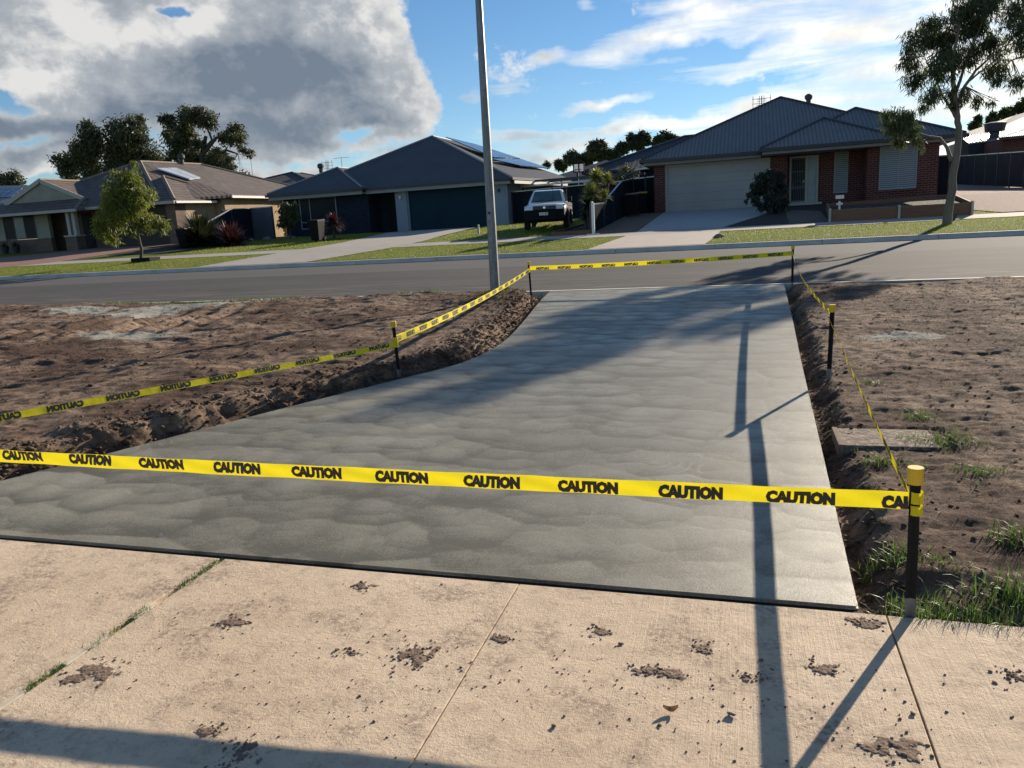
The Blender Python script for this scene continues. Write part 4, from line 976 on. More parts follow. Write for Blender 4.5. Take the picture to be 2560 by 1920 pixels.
def solar_panels(t, corners, m, name='solar_panel', lift=.12, th=.05, rows=1, cols=1, gap=.03):
    """corners: 4 points a,b (lower edge) c,d (upper edge)"""
    a, b_, c, d = [Vector(q) for q in corners]; n = (b_-a).cross(d-a).normalized()
    if n.z < 0: n = -n
    for i in range(cols):
        for j in range(rows):
            def P(u, v): return a.lerp(b_, u).lerp(d.lerp(c, u), v)+n*lift
            gu = gap/(b_-a).length; gv = gap/(d-a).length
            q = [P(i/cols+gu, j/rows+gv), P((i+1)/cols-gu, j/rows+gv), P((i+1)/cols-gu, (j+1)/rows-gv), P(i/cols+gu, (j+1)/rows-gv)]
            k = MB(); k.add(q+[v-n*th for v in q], [(0, 1, 2, 3), (7, 6, 5, 4), (0, 4, 5, 1), (1, 5, 6, 2), (2, 6, 7, 3), (3, 7, 4, 0)]); k.build(name, m, t)

# ---- house on the right: red brick, corrugated grey roof
H3 = thing('brick_house', 'red brick house with corrugated grey roof and pale double garage door', 'house', (1.7, 38, 1.6), 'houses across the road')
ZP = 1.6
fs1, ln1 = hip(-4.62, 8.15, 37.4, 53, 4.09, 25); fs2, ln2 = hip(.70, 6.25, 36.45, 46.5, 4.11, 25); fs3, ln3 = hip(.6, 8.55, 37.05, 48.5, 4.13, 25)
fs3 = fs3; 
roof_main = roof_solid(H3, [fs1[0], fs1[1], fs1[2], fs1[3]], m_corr); caps(roof_main, ln1, m_trim_dark, .06)
roof_b = roof_solid(H3, fs2, m_corr, 'porch_roof'); caps(roof_b, ln2, m_trim_dark, .06)
# right wing roof: apex seen above the porch roof
rwA = at(1560+1935*.28933, 200+240*.28933, 40.9)
fs4, ln4 = hip(1.2, 8.75, 36.95, 52, 4.12, 25)
roof_c = roof_solid(H3, fs4, m_corr, 'wing_roof'); caps(roof_c, ln4, m_trim_dark, .06)
b = MB()
for (a, c, z) in (((-4.66, 37.36), (.66, 37.36), 4.0), ((.68, 36.40), (6.3, 36.40), 4.03), ((6.25, 36.90), (8.8, 36.90), 4.03), ((8.8, 36.90), (8.8, 52), 4.03), ((-4.66, 37.36), (-4.66, 53), 4.0), ((.68, 36.4), (.68, 37.36), 4.02)): b.bar((a[0], a[1], z), (c[0], c[1], z), .13, .14)
b.build('gutter', m_trim_dark, H3)
b = MB().box(-4.55, .72, 37.5, 38.0, 3.80, 3.93).box(.76, 6.2, 36.5, 37.45, 3.84, 3.95).box(5.0, 8.6, 37.0, 37.4, 3.86, 3.955).box(-4.55, -4.15, 38, 52, 3.80, 3.93).box(.76, 5.1, 37.45, 38.6, 3.85, 3.95); b.build('eave_lining', m_soffit, H3)
wall(H3, -4.12, -3.60, 38.0, 38.4, ZP-.2, 3.81, m_brick_red, 'brick_pier')
wall(H3, 1.13, 1.86, 38.0, 39, ZP-.2, 3.86, m_brick_red, 'brick_pier')
wall(H3, -4.12, -3.9, 38.4, 52, ZP-.2, 3.81, m_brick_red)
wall(H3, 1.86, 5.1, 38.62, 39.0, ZP-.2, 3.86, m_brick_red); wall(H3, 5.1, 7.9, 37.4, 37.7, ZP-.2, 3.87, m_brick_red); wall(H3, 7.62, 7.9, 37.7, 51.5, ZP-.2, 3.9, m_brick_red, 'side_wall'); wall(H3, 5.1, 5.35, 37.7, 39, ZP-.2, 3.86, m_brick_red, 'return_wall')
gd = MB().box(-3.6, 1.13, 38.12, 38.2, ZP, 3.80).build('garage_door', m_gd_grey, H3)
MB().box(-3.6, -3.5, 38.05, 38.12, ZP, 3.80).box(1.03, 1.13, 38.05, 38.12, ZP, 3.80).box(-3.5, 1.03, 38.05, 38.12, 3.70, 3.80).build('door_frame', m_trim_cream, gd)
dr = MB().box(2.0, 2.08, 38.54, 38.62, ZP+.1, 3.78).box(2.68, 2.78, 38.54, 38.62, ZP+.1, 3.78).box(3.16, 3.24, 38.54, 38.62, ZP+.1, 3.78).box(2.08, 2.68, 38.54, 38.62, 3.70, 3.78).box(2.78, 3.16, 38.54, 38.62, 3.70, 3.78).box(2.08, 2.68, 38.54, 38.62, ZP+.1, ZP+.16).box(2.78, 3.16, 38.54, 38.62, ZP+.1, ZP+.16).build('door_frame', m_trim_cream, H3)
sd_ = MB().box(2.08, 2.68, 38.59, 38.61, ZP+.16, 3.70).build('security_door', m_black, H3)
g = MB()
for i in range(8): x = 2.12+i*.0743; g.box(x-.007, x+.007, 38.565, 38.58, ZP+.2, 3.66)
for z in (ZP+.2, ZP+.75, ZP+.82, ZP+1.5, 3.66): g.box(2.09, 2.67, 38.56, 38.585, z-.012, z+.012)
for k in range(12):
    a0 = math.pi*k/12; a1 = math.pi*(k+1)/12; g.bar((2.38+.24*math.cos(a0), 38.572, ZP+.85+.24*math.sin(a0)), (2.38+.24*math.cos(a1), 38.572, ZP+.85+.24*math.sin(a1)), .014)
g.build('grille', mat('grille_steel', (.16, .17, .18), nscale=4, rough=.5), sd_)
MB().box(2.60, 2.64, 38.53, 38.58, ZP+1.0, ZP+1.12).build('handle', m_rail, sd_)
MB().box(2.78, 3.16, 38.59, 38.61, ZP+.16, 3.70).build('side_light', m_glass_pale, H3)
window(H3, 3.90, 4.50, 38.62, 2.03, 3.84, m_blind, m_trim_grey, trans=(3.1,))
window(H3, 5.60, 7.08, 37.4, 2.03, 3.86, m_blind, m_trim_grey, mull=(6.36,))
MB().box(5.55, 7.13, 37.34, 37.4, 1.94, 2.03).build('window_sill', m_brick_red, H3)
MB().box(1.9, 3.3, 37.2, 38.6, ZP-.1, ZP+.08).build('door_step', m_conc_pale, H3)
roof_vent(H3, at(2021, 262, 46), .2, .55)
bp = at(1904, 262, 46); bp = Vector((bp.x, 46, 6.2)); antenna('grid antenna above the corrugated roof of the red brick house', bp, at(1904, 240, 46).z-6.2+.02, 'grid')

# ---- house in the middle: charcoal roof, dark blue brick, teal garage
H2 = thing('blue_brick_house', 'dark blue brick house with charcoal hip roof, teal garage door and roof solar panels', 'house', (-19, 41, 1.36), 'houses across the road')
ap = Vector((-19.29, 47.93, 7.29)); rd = Vector((-19.29, 53.5, 7.29)); ZE = 3.97
FLc = Vector((-26.2, 41.15, ZE)); FRc = Vector((-12.0, 40.7, ZE-.03)); BRc = Vector((-10.6, 50.5, ZE+.08)); BLc = Vector((-26.5, 60, ZE)); BR2 = Vector((-11.3, 60, ZE))
fm = [[FLc, FRc, ap], [FRc, BRc, rd, ap], [BRc, BR2, rd], [BR2, BLc, rd], [BLc, FLc, ap, rd]]
r2 = roof_solid(H2, fm, m_corr_dark); caps(r2, [(FLc, ap), (FRc, ap), (ap, rd)], m_trim_grey, .05)
fw_, lw_ = hip(-27.0, -20.75, 40.35, 52, ZE+.02, 25)
r2b = roof_solid(H2, fw_, m_corr_dark, 'wing_roof'); caps(r2b, lw_, m_trim_grey, .05)
b = MB()
for (a, c) in (((-27.05, 40.3), (-20.7, 40.3)), ((-20.7, 40.66), (-12.0, 40.66)), ((-11.97, 40.66), (-10.55, 50.5)), ((-27.05, 40.3), (-27.05, 52))): b.bar((a[0], a[1], ZE-.09), (c[0], c[1], ZE-.09), .13, .13)
b.build('gutter', m_trim_dark, H2)
b = MB().box(-26.95, -20.8, 40.4, 40.46, 3.62, 3.84).box(-20.75, -12.1, 40.75, 40.81, 3.62, 3.84); b.build('fascia', m_trim_grey, H2)
b = MB(); b.bar((-11.9, 40.9, 3.70), (-10.75, 49, 3.72), .04, .16)
b.build('side_fascia', m_trim_white, H2)
MB().box(-26.9, -12.2, 40.81, 41.6, 3.66, 3.74).build('eave_lining', m_trim_cream, H2)
wall(H2, -26.46, -20.85, 41.2, 41.5, 1.2, 3.68, m_brick_blue); wall(H2, -20.85, -19.15, 42.6, 42.9, 1.2, 3.68, m_brick_blue, 'porch_wall'); wall(H2, -21.1, -20.85, 41.5, 42.6, 1.2, 3.68, m_brick_blue, 'return_wall')
wall(H2, -26.46, -26.2, 41.5, 58, 1.2, 3.7, m_brick_blue, 'side_wall'); wall(H2, -12.75, -12.45, 41.7, 52, 1.2, 3.7, m_render, 'side_wall')
wall(H2, -19.15, -18.45, 41.2, 42.9, 1.2, 3.66, m_render, 'rendered_pier'); wall(H2, -13.20, -12.45, 41.2, 41.7, 1.2, 3.66, m_render, 'rendered_pier')
gd = MB().box(-18.45, -13.2, 41.35, 41.42, 1.36, 3.66).build('garage_door', m_gd_teal, H2)
MB().box(-18.45, -18.36, 41.28, 41.35, 1.36, 3.66).box(-13.29, -13.2, 41.28, 41.35, 1.36, 3.66).build('door_frame', m_render, gd)
MB().box(-20.3, -19.4, 42.55, 42.6, 1.4, 3.5).build('front_door', m_black, H2)
window(H2, -25.4, -22.95, 41.2, 1.85, 3.66, m_glass, m_trim_grey, mull=(-24.72,), trans=(2.25,))
wl = MB().box(-18.87, -18.76, 41.08, 41.2, 3.22, 3.42).build('wall_lamp', m_trim_white, H2, bevel=.01)
wl = MB().box(-12.95, -12.84, 41.08, 41.2, 3.22, 3.42).build('wall_lamp', m_trim_dark, H2, bevel=.01)
MB().tube([(-12.42, 41.1, 1.4), (-12.42, 41.1, 3.6)], .045, 8).build('downpipe', m_trim_grey, H2)
# panels on the sunny right-hand slope
def onroof(px, py, tri):
    a, b_, c = tri; n = (b_-a).cross(c-a); r = ray(px, py); o = Vector((0, 0, EYE)); t_ = n.dot(a-o)/n.dot(r); return o+r*t_
tri = (FRc, BRc, ap)
solar_panels(H2, [onroof(1300, 418, tri), onroof(1374, 425, tri), onroof(1300, 401, tri), onroof(1225, 401, tri)][:4], m_solar, cols=6, rows=1)
q = [onroof(1163, 372, tri), onroof(1296, 401, tri), onroof(1252, 381, tri), onroof(1118, 349, tri)]
solar_panels(H2, [onroof(1282, 427, tri), onroof(1378, 427, tri), onroof(1303, 402, tri), onroof(1165, 372, tri)], m_solar, cols=1, rows=1) if False else None
solar_panels(H2, [onroof(1236, 398, tri), onroof(1300, 400, tri), onroof(1190, 365, tri), onroof(1112, 346, tri)], m_solar, cols=5, rows=1)
roof_vent(H2, Vector((-19.9, 56.5, 6.3)), .2, .5)
antenna('vertical rod antenna behind the wing roof of the dark blue brick house', at(820, 432, 58), at(820, 401, 58).z-at(820, 432, 58).z, 'grid')

# ---- house on the left: brown tiles, cream brick
H1 = thing('tiled_house', 'low brown tiled house with front gable and rooftop solar water heater', 'house', (-38, 38, 1.43), 'houses across the road')
A_ = Vector((-38.9, 44.0, 6.95)); B_ = Vector((-38.4, 49.5, 7.02)); ZE1 = 3.93
FL1 = Vector((-45.7, 37.3, ZE1)); FR1 = Vector((-32.3, 37.6, ZE1)); MR1 = Vector((-30.6, 42.0, 4.25)); BR1 = Vector((-30.4, 55.5, 4.2)); BL1 = Vector((-46, 56, ZE1))
CR1 = Vector((-30.9, 46.5, 4.33))
h1 = roof_solid(H1, [[FL1, FR1, A_], [FR1, MR1, A_], [MR1, BR1, B_], [MR1, B_, A_], [BR1, BL1, B_], [BL1, FL1, A_], [BL1, A_, B_]], m_tile_brown)
caps(h1, [(FL1, A_), (FR1, A_), (A_, B_), (B_, BR1)], m_ridge_tile, .10)
gA = Vector((-34.85, 41.15, 5.62))
fg, lg = hip(-38.4, -31.25, 37.55, 44.75, ZE1, 25)
h1g = roof_solid(H1, fg, m_tile_brown, 'garage_roof'); caps(h1g, [lg[1], lg[2]], m_ridge_tile, .10)
# gable over the left room, with a tiled skirt below it
gx = -41.35; ga = Vector((gx, 38.1, 5.74)); gb = Vector((gx, 42.6, 5.74)); l0 = Vector((-44.35, 38.1, 4.46)); l1 = Vector((-44.35, 42.6, 4.46)); r0 = Vector((-38.3, 38.1, 4.46)); r1 = Vector((-38.3, 40.0, 4.46))
h1b = roof_solid(H1, [[l0, ga, gb, l1], [r0, r1, gb, ga]], m_tile_brown, 'gable_roof', .14); caps(h1b, [(ga, gb)], m_ridge_tile, .09)
sk = [Vector((-46.2, 36.75, 3.80)), Vector((-37.6, 36.75, 3.80)), Vector((-38.25, 38.2, 4.48)), Vector((-45.6, 38.2, 4.48))]
h1s = roof_solid(H1, [sk, [Vector((-37.6, 36.75, 3.80)), Vector((-37.6, 38.2, 3.80)), Vector((-38.25, 38.2, 4.48))]], m_tile_brown, 'tiled_skirt', .12); caps(h1s, [(sk[1], sk[2])], m_ridge_tile, .08)
MB().add([l0+Vector((.3, .06, 0)), r0+Vector((-.3, .06, 0)), ga+Vector((0, .06, -.14)), l0+Vector((.3, .14, 0)), r0+Vector((-.3, .14, 0)), ga+Vector((0, .14, -.14))], [(0, 1, 2), (5, 4, 3), (0, 3, 4, 1), (1, 4, 5, 2), (2, 5, 3, 0)]).build('gable_boarding', m_board, H1)
b = MB().bar(l0+Vector((-.05, -.03, -.05)), ga+Vector((0, -.03, -.05)), .06, .24).bar(r0+Vector((.1, -.03, -.05)), ga+Vector((0, -.03, -.05)), .06, .24); b.build('barge_board', m_trim_cream, H1)
b = MB().bar((-46.3, 36.72, 3.72), (-37.55, 36.72, 3.72), .12, .16).bar((-38.3, 37.5, 3.80), (-31.2, 37.5, 3.80), .12, .16); b.build('gutter', m_trim_cream, H1)
b = MB().bar((-31.2, 37.6, 3.80), (-31.2, 41.2, 3.84), .1, .12).bar((-30.55, 41.9, 4.12), (-30.6, 47.5, 4.14), .1, .14); b.build('side_gutter', m_trim_white, H1)
wall(H1, -46, -41.15, 38, 38.3, 1.2, 2.24, m_brick_brown, 'brick_base'); wall(H1, -46, -44.75, 38, 38.25, 2.24, 3.72, m_board, 'board_panel'); wall(H1, -42.2, -41.15, 38, 38.25, 2.24, 3.72, m_board, 'board_panel')
window(H1, -44.75, -42.2, 38.0, 2.26, 3.72, m_glass, m_trim_dark, mull=(-43.9, -43.05)); MB().box(-43.85, -43.1, 37.975, 37.99, 2.32, 3.66).build('blue_curtain', m_blue_curtain, H1)
wall(H1, -43.5, -39.2, 39.2, 39.5, 1.2, 3.75, m_brick_brown, 'porch_wall'); wall(H1, -39.2, -36.85, 38.6, 38.9, 1.2, 3.78, m_brick_brown)
MB().box(-39.1, -38.35, 38.54, 38.6, 1.5, 3.6).build('front_door', m_black, H1)
pc = MB().box(-38.95, -38.1, 36.95, 37.6, 1.25, 2.22).build('porch_pier', m_brick_brown, H1)
MB().box(-38.86, -38.64, 37.15, 37.4, 2.30, 3.72).box(-38.44, -38.22, 37.15, 37.4, 2.30, 3.72).box(-39.0, -38.05, 36.92, 37.63, 2.22, 2.30).build('porch_post', m_trim_cream, H1)
gd = MB().box(-36.85, -32.3, 38.3, 38.38, 1.45, 3.7).build('garage_door', m_gd_brown, H1)
wall(H1, -32.3, -31.65, 38.0, 38.9, 1.2, 3.82, m_brick_brown, 'brick_pier'); wall(H1, -31.9, -31.65, 38.9, 41.6, 1.2, 3.84, m_brick_cream, 'side_wall')
wall(H1, -31.9, -31.0, 41.7, 47.8, 1.2, 4.12, m_brick_cream, 'side_wall'); wall(H1, -31.9, -31.4, 49.3, 55.0, 1.2, 4.12, m_brick_cream, 'side_wall')
MB().box(-31.5, -31.36, 50.4, 51.6, 2.4, 3.7).build('side_window', m_glass_pale, H1)
trr = (MR1, B_, A_)
sA, sB, sC, sD = [onroof(*p, trr) for p in ((474, 452), (502, 448), (441, 423), (389, 424))]
solar_panels(H1, [sA, sB, sC, sD], m_collector, 'solar_water_heater', .12, .08, 1, 2, .04)
roof_vent(H1, B_.lerp(A_, .35)+Vector((.1, 0, -.05)), .24, .75)

# ---- background roofs
t = thing('background_house', 'low dark roofed house seen between the tiled house and the blue brick house', 'house', (-42, 66, 2))
e = [at(600, 455, 64), at(735, 466, 64), at(797, 427, 70), at(632, 440, 70)]
fs, ls = hip(-52, -35.5, 62, 80, 5.4, 16); roof_solid(t, fs, m_tile_dark); wall(t, -51.4, -36.1, 62.6, 79, 2, 5.3, m_brick_brown); roof_vent(t, at(803, 432, 70), .32, .9); caps(t, ls, m_trim_dark, .08)
bb = at(632, 441, 72); antenna('tall thin antenna mast right of the tiled roof ridge', bb, at(632, 385, 72).z-bb.z, 'yagi')
bb = at(855, 418, 72); antenna('small antenna mast behind the small wing roof of the blue brick house', bb, at(855, 393, 72).z-bb.z, 'yagi')
t = thing('background_house', 'charcoal tiled house behind the fence between the blue brick house and the red brick house', 'house', (-5, 58, 2.1))
rbA = at(1601, 368, 58); 
fs, ls = hip(-10.3, 4.0, 51.5, 64, 4.55, 20); roof_solid(t, fs, m_tile_dark); wall(t, -9.7, 3.5, 52.1, 63, 2, 4.4, m_brick_blue); caps(t, ls, m_trim_dark, .09)
t = thing('background_house', 'grey low roof further behind the charcoal tiled house', 'house', (-13, 74, 2.2))
fs, ls = hip(-20.5, -5, 68, 84, 4.4, 18); roof_solid(t, fs, m_corr_dark); wall(t, -20, -5.6, 68.6, 83, 2, 4.3, m_brick_brown)
# far left neighbour with a pale roof and panels
t = thing('background_house', 'pale roofed house with dark solar panels at the left photo edge', 'house', (-68, 58, 2))
a, b_, c, d = at(-120, 512, 55), at(20, 507, 55), at(75, 463, 60), at(-120, 466, 60)
roof_solid(t, [[a, b_, c, d]], m_corr_light); solar_panels(t, [at(-60, 497, 56.5), at(29, 496, 56.5), at(58, 473, 59), at(-60, 473, 59)], m_solar, cols=6, rows=1)
wall(t, a.x, b_.x-.4, 55.6, 60, 1.8, min(a.z, b_.z)-.2, m_render_cream)
# right hand neighbours
t = thing('steel_shed', 'dark steel shed with bright corrugated roof and a roof ventilator', 'shed', (19, 62, 2.4))
Ys = 62; s1, s2, s3, s4 = at(2398, 340, Ys+2), at(2423, 358, Ys), at(2506, 347, Ys), at(2548, 326, Ys+3)
roof_solid(t, [[s2, s3, s4, s1]], m_corr_light, th=.08); MB().prism([s2+Vector((0, .1, -.05)), s3+Vector((0, .1, -.05)), s4+Vector((0, 0, -.05)), s1+Vector((0, 0, -.05))], 2.4).build('wall', m_fence_brown, t)
p = at(2486, 340, Ys+1.0); MB().tube([p-Vector((0, 0, .3)), p+Vector((0, 0, .25)), p+Vector((0, 0, .3)), p+Vector((0, 0, .85)), p+Vector((0, 0, .95))], [.3, .3, .62, .70, .3], 12).build('roof_ventilator', m_trim_dark, t)
t = thing('background_house', 'grey steel roofed house rising behind the bright shed roof', 'house', (24, 76, 3))
a, b_, c, d = at(2380, 352, 72), at(2620, 352, 72), at(2620, 262, 82), at(2532, 290, 80)
roof_solid(t, [[at(2395, 338, 72), at(2480, 333, 70), d]], m_corr_dark); roof_solid(t, [[at(2455, 338, 70), at(2640, 325, 70), at(2640, 258, 82), d]], m_corr_dark, 'right_roof'); wall(t, at(2400, 345, 72).x, at(2640, 330, 72).x, 72.5, 76, 2, at(2455, 345, 72).z-.2, m_render_cream)
t = thing('background_house', 'red brick wall end with grey eave at the right photo edge', 'house', (20, 58, 3))
a, b_ = at(2506, 346, 58), at(2640, 332, 58); MB().box(a.x, b_.x, 58, 62, 2.2, a.z).build('wall', m_brick_red, t)
roof_solid(t, [[at(2498, 345, 57.6), at(2650, 331, 57.6), at(2650, 300, 61), at(2560, 322, 61)]], m_corr_dark); MB().bar(at(2498, 347, 57.5), at(2650, 333, 57.5), .14, .16).build('gutter', m_trim_dark, t)

# ---- fences
def fence(label, pts, m, post_step=2.4, cap_m=None, grp='steel boundary fences', th=.04):
    """pts: list of (x, y, z_bottom, z_top)"""
    t = thing('steel_fence', label, 'fence', (pts[0][0], pts[0][1], pts[0][2]), grp)
    b = MB(); r_ = MB()
    for p, q in zip(pts[:-1], pts[1:]):
        n = Vector((q[1]-p[1], -(q[0]-p[0]), 0)).normalized()*th/2
        a0, a1 = Vector((p[0], p[1], p[2])), Vector((p[0], p[1], p[3])); b0, b1 = Vector((q[0], q[1], q[2])), Vector((q[0], q[1], q[3]))
        b.add([a0-n, b0-n, b1-n, a1-n, a0+n, b0+n, b1+n, a1+n], [(0, 1, 2, 3), (7, 6, 5, 4), (3, 2, 6, 7), (0, 4, 5, 1), (1, 5, 6, 2), (0, 3, 7, 4)])
        r_.bar(a1, b1, .06, .05)
    b.build('panel', m, t); r_.build('top_rail', cap_m or m_rail, t)
    for p, q in zip(pts[:-1], pts[1:]):
        L_ = math.hypot(q[0]-p[0], q[1]-p[1]); k = max(1, round(L_/post_step))
        for i in range(k+(q is pts[-1])):
            u = i/k; x, y, z0, z1 = [p[j]+(q[j]-p[j])*u for j in range(4)]
            MB().box(x-.035, x+.035, y-.04, y+.04, z0-.05, z1+.02).build('post', m_trim_dark, t)
    return t
def fz(x, y): return gz(x, y)
fence('raked dark steel fence along the left side of the tan gravel bed', [(-5.5, 28.9, .95, 2.05), (-5.45, 31.4, 1.12, 2.12), (-5.45, 36.5, 1.5, 3.13), (-5.45, 42, 1.65, 3.5)], m_fence, 2.4)
fence('dark steel fence closing the yard behind the parked ute', [(-12.4, 42, 1.4, 3.22), (-5.5, 42.3, 1.6, 3.42)], m_fence, 2.3)
t = fence('dark side gate fence with two bright rails beside the garage pier', [(-5.4, 40.2, 1.6, 3.38), (-4.15, 40.0, 1.6, 3.42)], m_fence, .6)
MB().bar((-5.4, 40.8, 3.86), (-4.2, 40.6, 3.90), .08, .08).build('upper_rail', m_rail, t)
fence('grey ribbed steel fence between the tiled house and the blue brick house', [(-27.6, 35.0, 1.25, 2.35), (-27.9, 38.0, 1.35, 3.20), (-28.0, 40, 1.4, 3.25)], m_fence, 2.4)
fence('lit grey ribbed fence panel left of the blue brick house', [(-30.0, 40.0, 1.4, 3.25), (-26.6, 40.1, 1.4, 3.27)], m_fence_grey, 2.4)
fence('long slate steel fence along the pink gravel drive', [(13.75, 44.0, 1.75, 3.52), (13.75, 60, 2.42, 4.25), (9.6, 66, 2.6, 4.5)], m_fence_brown, 2.4)
fence('long slate steel fence continuing to the right photo edge', [(13.75, 30, 1.35, 3.0), (13.75, 43.9, 1.75, 3.52)], m_fence_brown, 2.4)
fence('short dark gate fence between brick house and gum tree', [(7.9, 40.2, 1.6, 3.42), (9.0, 40.5, 1.6, 3.44)], m_fence, .5)
# pergola over the side yard
t = thing('pergola', 'open pergola frame with pale beams behind the parked ute', 'pergola', (-10.5, 43.5, 1.6))
for x in (-12.2, -9.9, -7.6, -5.6): MB().box(x-.05, x+.05, 43.6, 43.7, 1.5, 3.75).build('post', m_trim_dark, t)
MB().bar((-12.3, 43.6, 3.55), (-8.0, 43.6, 3.60), .06, .10).build('white_beam', m_trim_white, t)
MB().bar((-12.3, 43.5, 3.05), (-10.9, 43.5, 3.08), .06, .08).build('white_beam', m_trim_white, t)
MB().bar((-12.3, 43.7, 3.80), (-5.5, 43.7, 3.85), .06, .12).build('top_beam', m_trim_dark, t); MB().bar((-12.3, 46, 3.85), (-5.5, 46, 3.9), .06, .12).build('rear_beam', m_trim_dark, t)
# basketball hoop
t = thing('basketball_hoop', 'basketball hoop with clear framed backboard behind the yucca', 'hoop', (-9.0, 44.6, 1.7))
hb = at(1444, 474, 44.6); a = at(1434, 410, 44.6); b_ = at(1461, 429, 44.6)
MB().box(hb.x-.05, hb.x+.05, 44.7, 44.8, 1.6, a.z-.3).build('pole', m_black, t)
MB().box(a.x, b_.x, 44.55, 44.58, b_.z, a.z).build('backboard', mat('milky_acrylic', (.62, .66, .70), nscale=2, rough=.2, transl=.5), t)
f = MB()
for (x0, x1, z0, z1) in ((a.x, b_.x, a.z-.03, a.z+.03), (a.x, b_.x, b_.z-.03, b_.z+.03), (a.x-.03, a.x+.03, b_.z, a.z), (b_.x-.03, b_.x+.03, b_.z, a.z), ((a.x+b_.x)/2-.04, (a.x+b_.x)/2+.04, b_.z, a.z)): f.box(x0, x1, 44.52, 44.548, z0, z1)
f.build('board_frame', m_black, t)
q = Vector(((a.x+b_.x)/2, 44.3, b_.z+.12)); MB().tube([q+Vector((.23*math.cos(k*math.pi/6), .23*math.sin(k*math.pi/6), 0)) for k in range(13)], .012, 5, cap=False).build('rim', mat('orange_rim', (.5, .12, .03)), t)

# ------------------------------------------------------------------ the parked ute
m_car = mat('white_car_paint', (.74, .75, .76), (.70, .71, .72), 2, .22, spec=.6, coat=.8)
m_tyre = mat('tyre_rubber', (.018, .018, .018), nscale=10, rough=.85); m_rim = mat('steel_rim', (.22, .22, .23), nscale=5, rough=.4, metal=.6)
m_chrome = mat('chrome', (.6, .61, .62), nscale=3, rough=.15, metal=.9); m_lampg = mat('headlight_glass', (.55, .60, .62), (.35, .40, .42), 9, .08, spec=.9)
m_carglass = mat('windscreen_glass', (.10, .14, .14), (.05, .07, .075), 2, .05, spec=.9)
up = G(1372, 575)
UTE = thing('parked_ute', 'white tray ute with black bumper parked on the lawn facing the road', 'ute', (up.x+.10, 33.3, gz(-8.4, 32.6)))
def uring(y, hw, z0, z1, crown=.04, sh=.86):
    return [(-hw*.96, y, z0), (-hw, y, z0+(z1-z0)*.35), (-hw, y, z0+(z1-z0)*.75), (-hw*sh, y, z1-.015), (-hw*.45, y, z1+crown*.8), (0, y, z1+crown), (hw*.45, y, z1+crown*.8), (hw*sh, y, z1-.015), (hw, y, z0+(z1-z0)*.75), (hw, y, z0+(z1-z0)*.35), (hw*.96, y, z0)]
b = MB().loft([uring(-2.50, .80, .62, .95, .02), uring(-2.42, .88, .58, 1.02, .03), uring(-2.0, .91, .55, 1.08), uring(-1.35, .92, .5, 1.14), uring(-.95, .92, .45, 1.16, .01), uring(.35, .92, .45, 1.16, .0), uring(.42, .90, .45, 1.15, .0)])
b.build('body', m_car, UTE, smooth=True, world=False, bevel=0)
def cring(y, hw, z, lo=1.13, wl=.84): return [(-wl, y, lo), (-hw, y, z-.04), (-hw*.85, y, z), (hw*.85, y, z), (hw, y, z-.04), (wl, y, lo)]
b = MB().loft([[(-.84, -1.20, 1.13), (-.83, -1.19, 1.16), (-.70, -1.19, 1.17), (.70, -1.19, 1.17), (.83, -1.19, 1.16), (.84, -1.20, 1.13)], cring(-.50, .66, 1.70, wl=.86), cring(-.2, .68, 1.75, wl=.87), cring(.30, .67, 1.74, wl=.87), cring(.42, .64, 1.68, wl=.86)])
b.build('cab', m_car, UTE, world=False)
ws = [(-.70, -1.155, 1.185), (.70, -1.155, 1.185), (.585, -.53, 1.665), (-.585, -.53, 1.665)]
nv = Vector((0, -.62, .78)).normalized()*.012
b = MB().add([Vector(q)+nv*2.0 for q in ws]+[Vector(q)-nv for q in ws], [(0, 1, 2, 3), (7, 6, 5, 4), (0, 4, 5, 1), (1, 5, 6, 2), (2, 6, 7, 3), (3, 7, 4, 0)]); wsc = b.build('windscreen', m_carglass, UTE, world=False)
MB().bar((-.12, -1.20, 1.22), (.38, -1.10, 1.26), .015).bar((-.62, -1.18, 1.22), (-.12, -1.08, 1.27), .015).build('wiper', m_blackplastic, UTE, world=False)
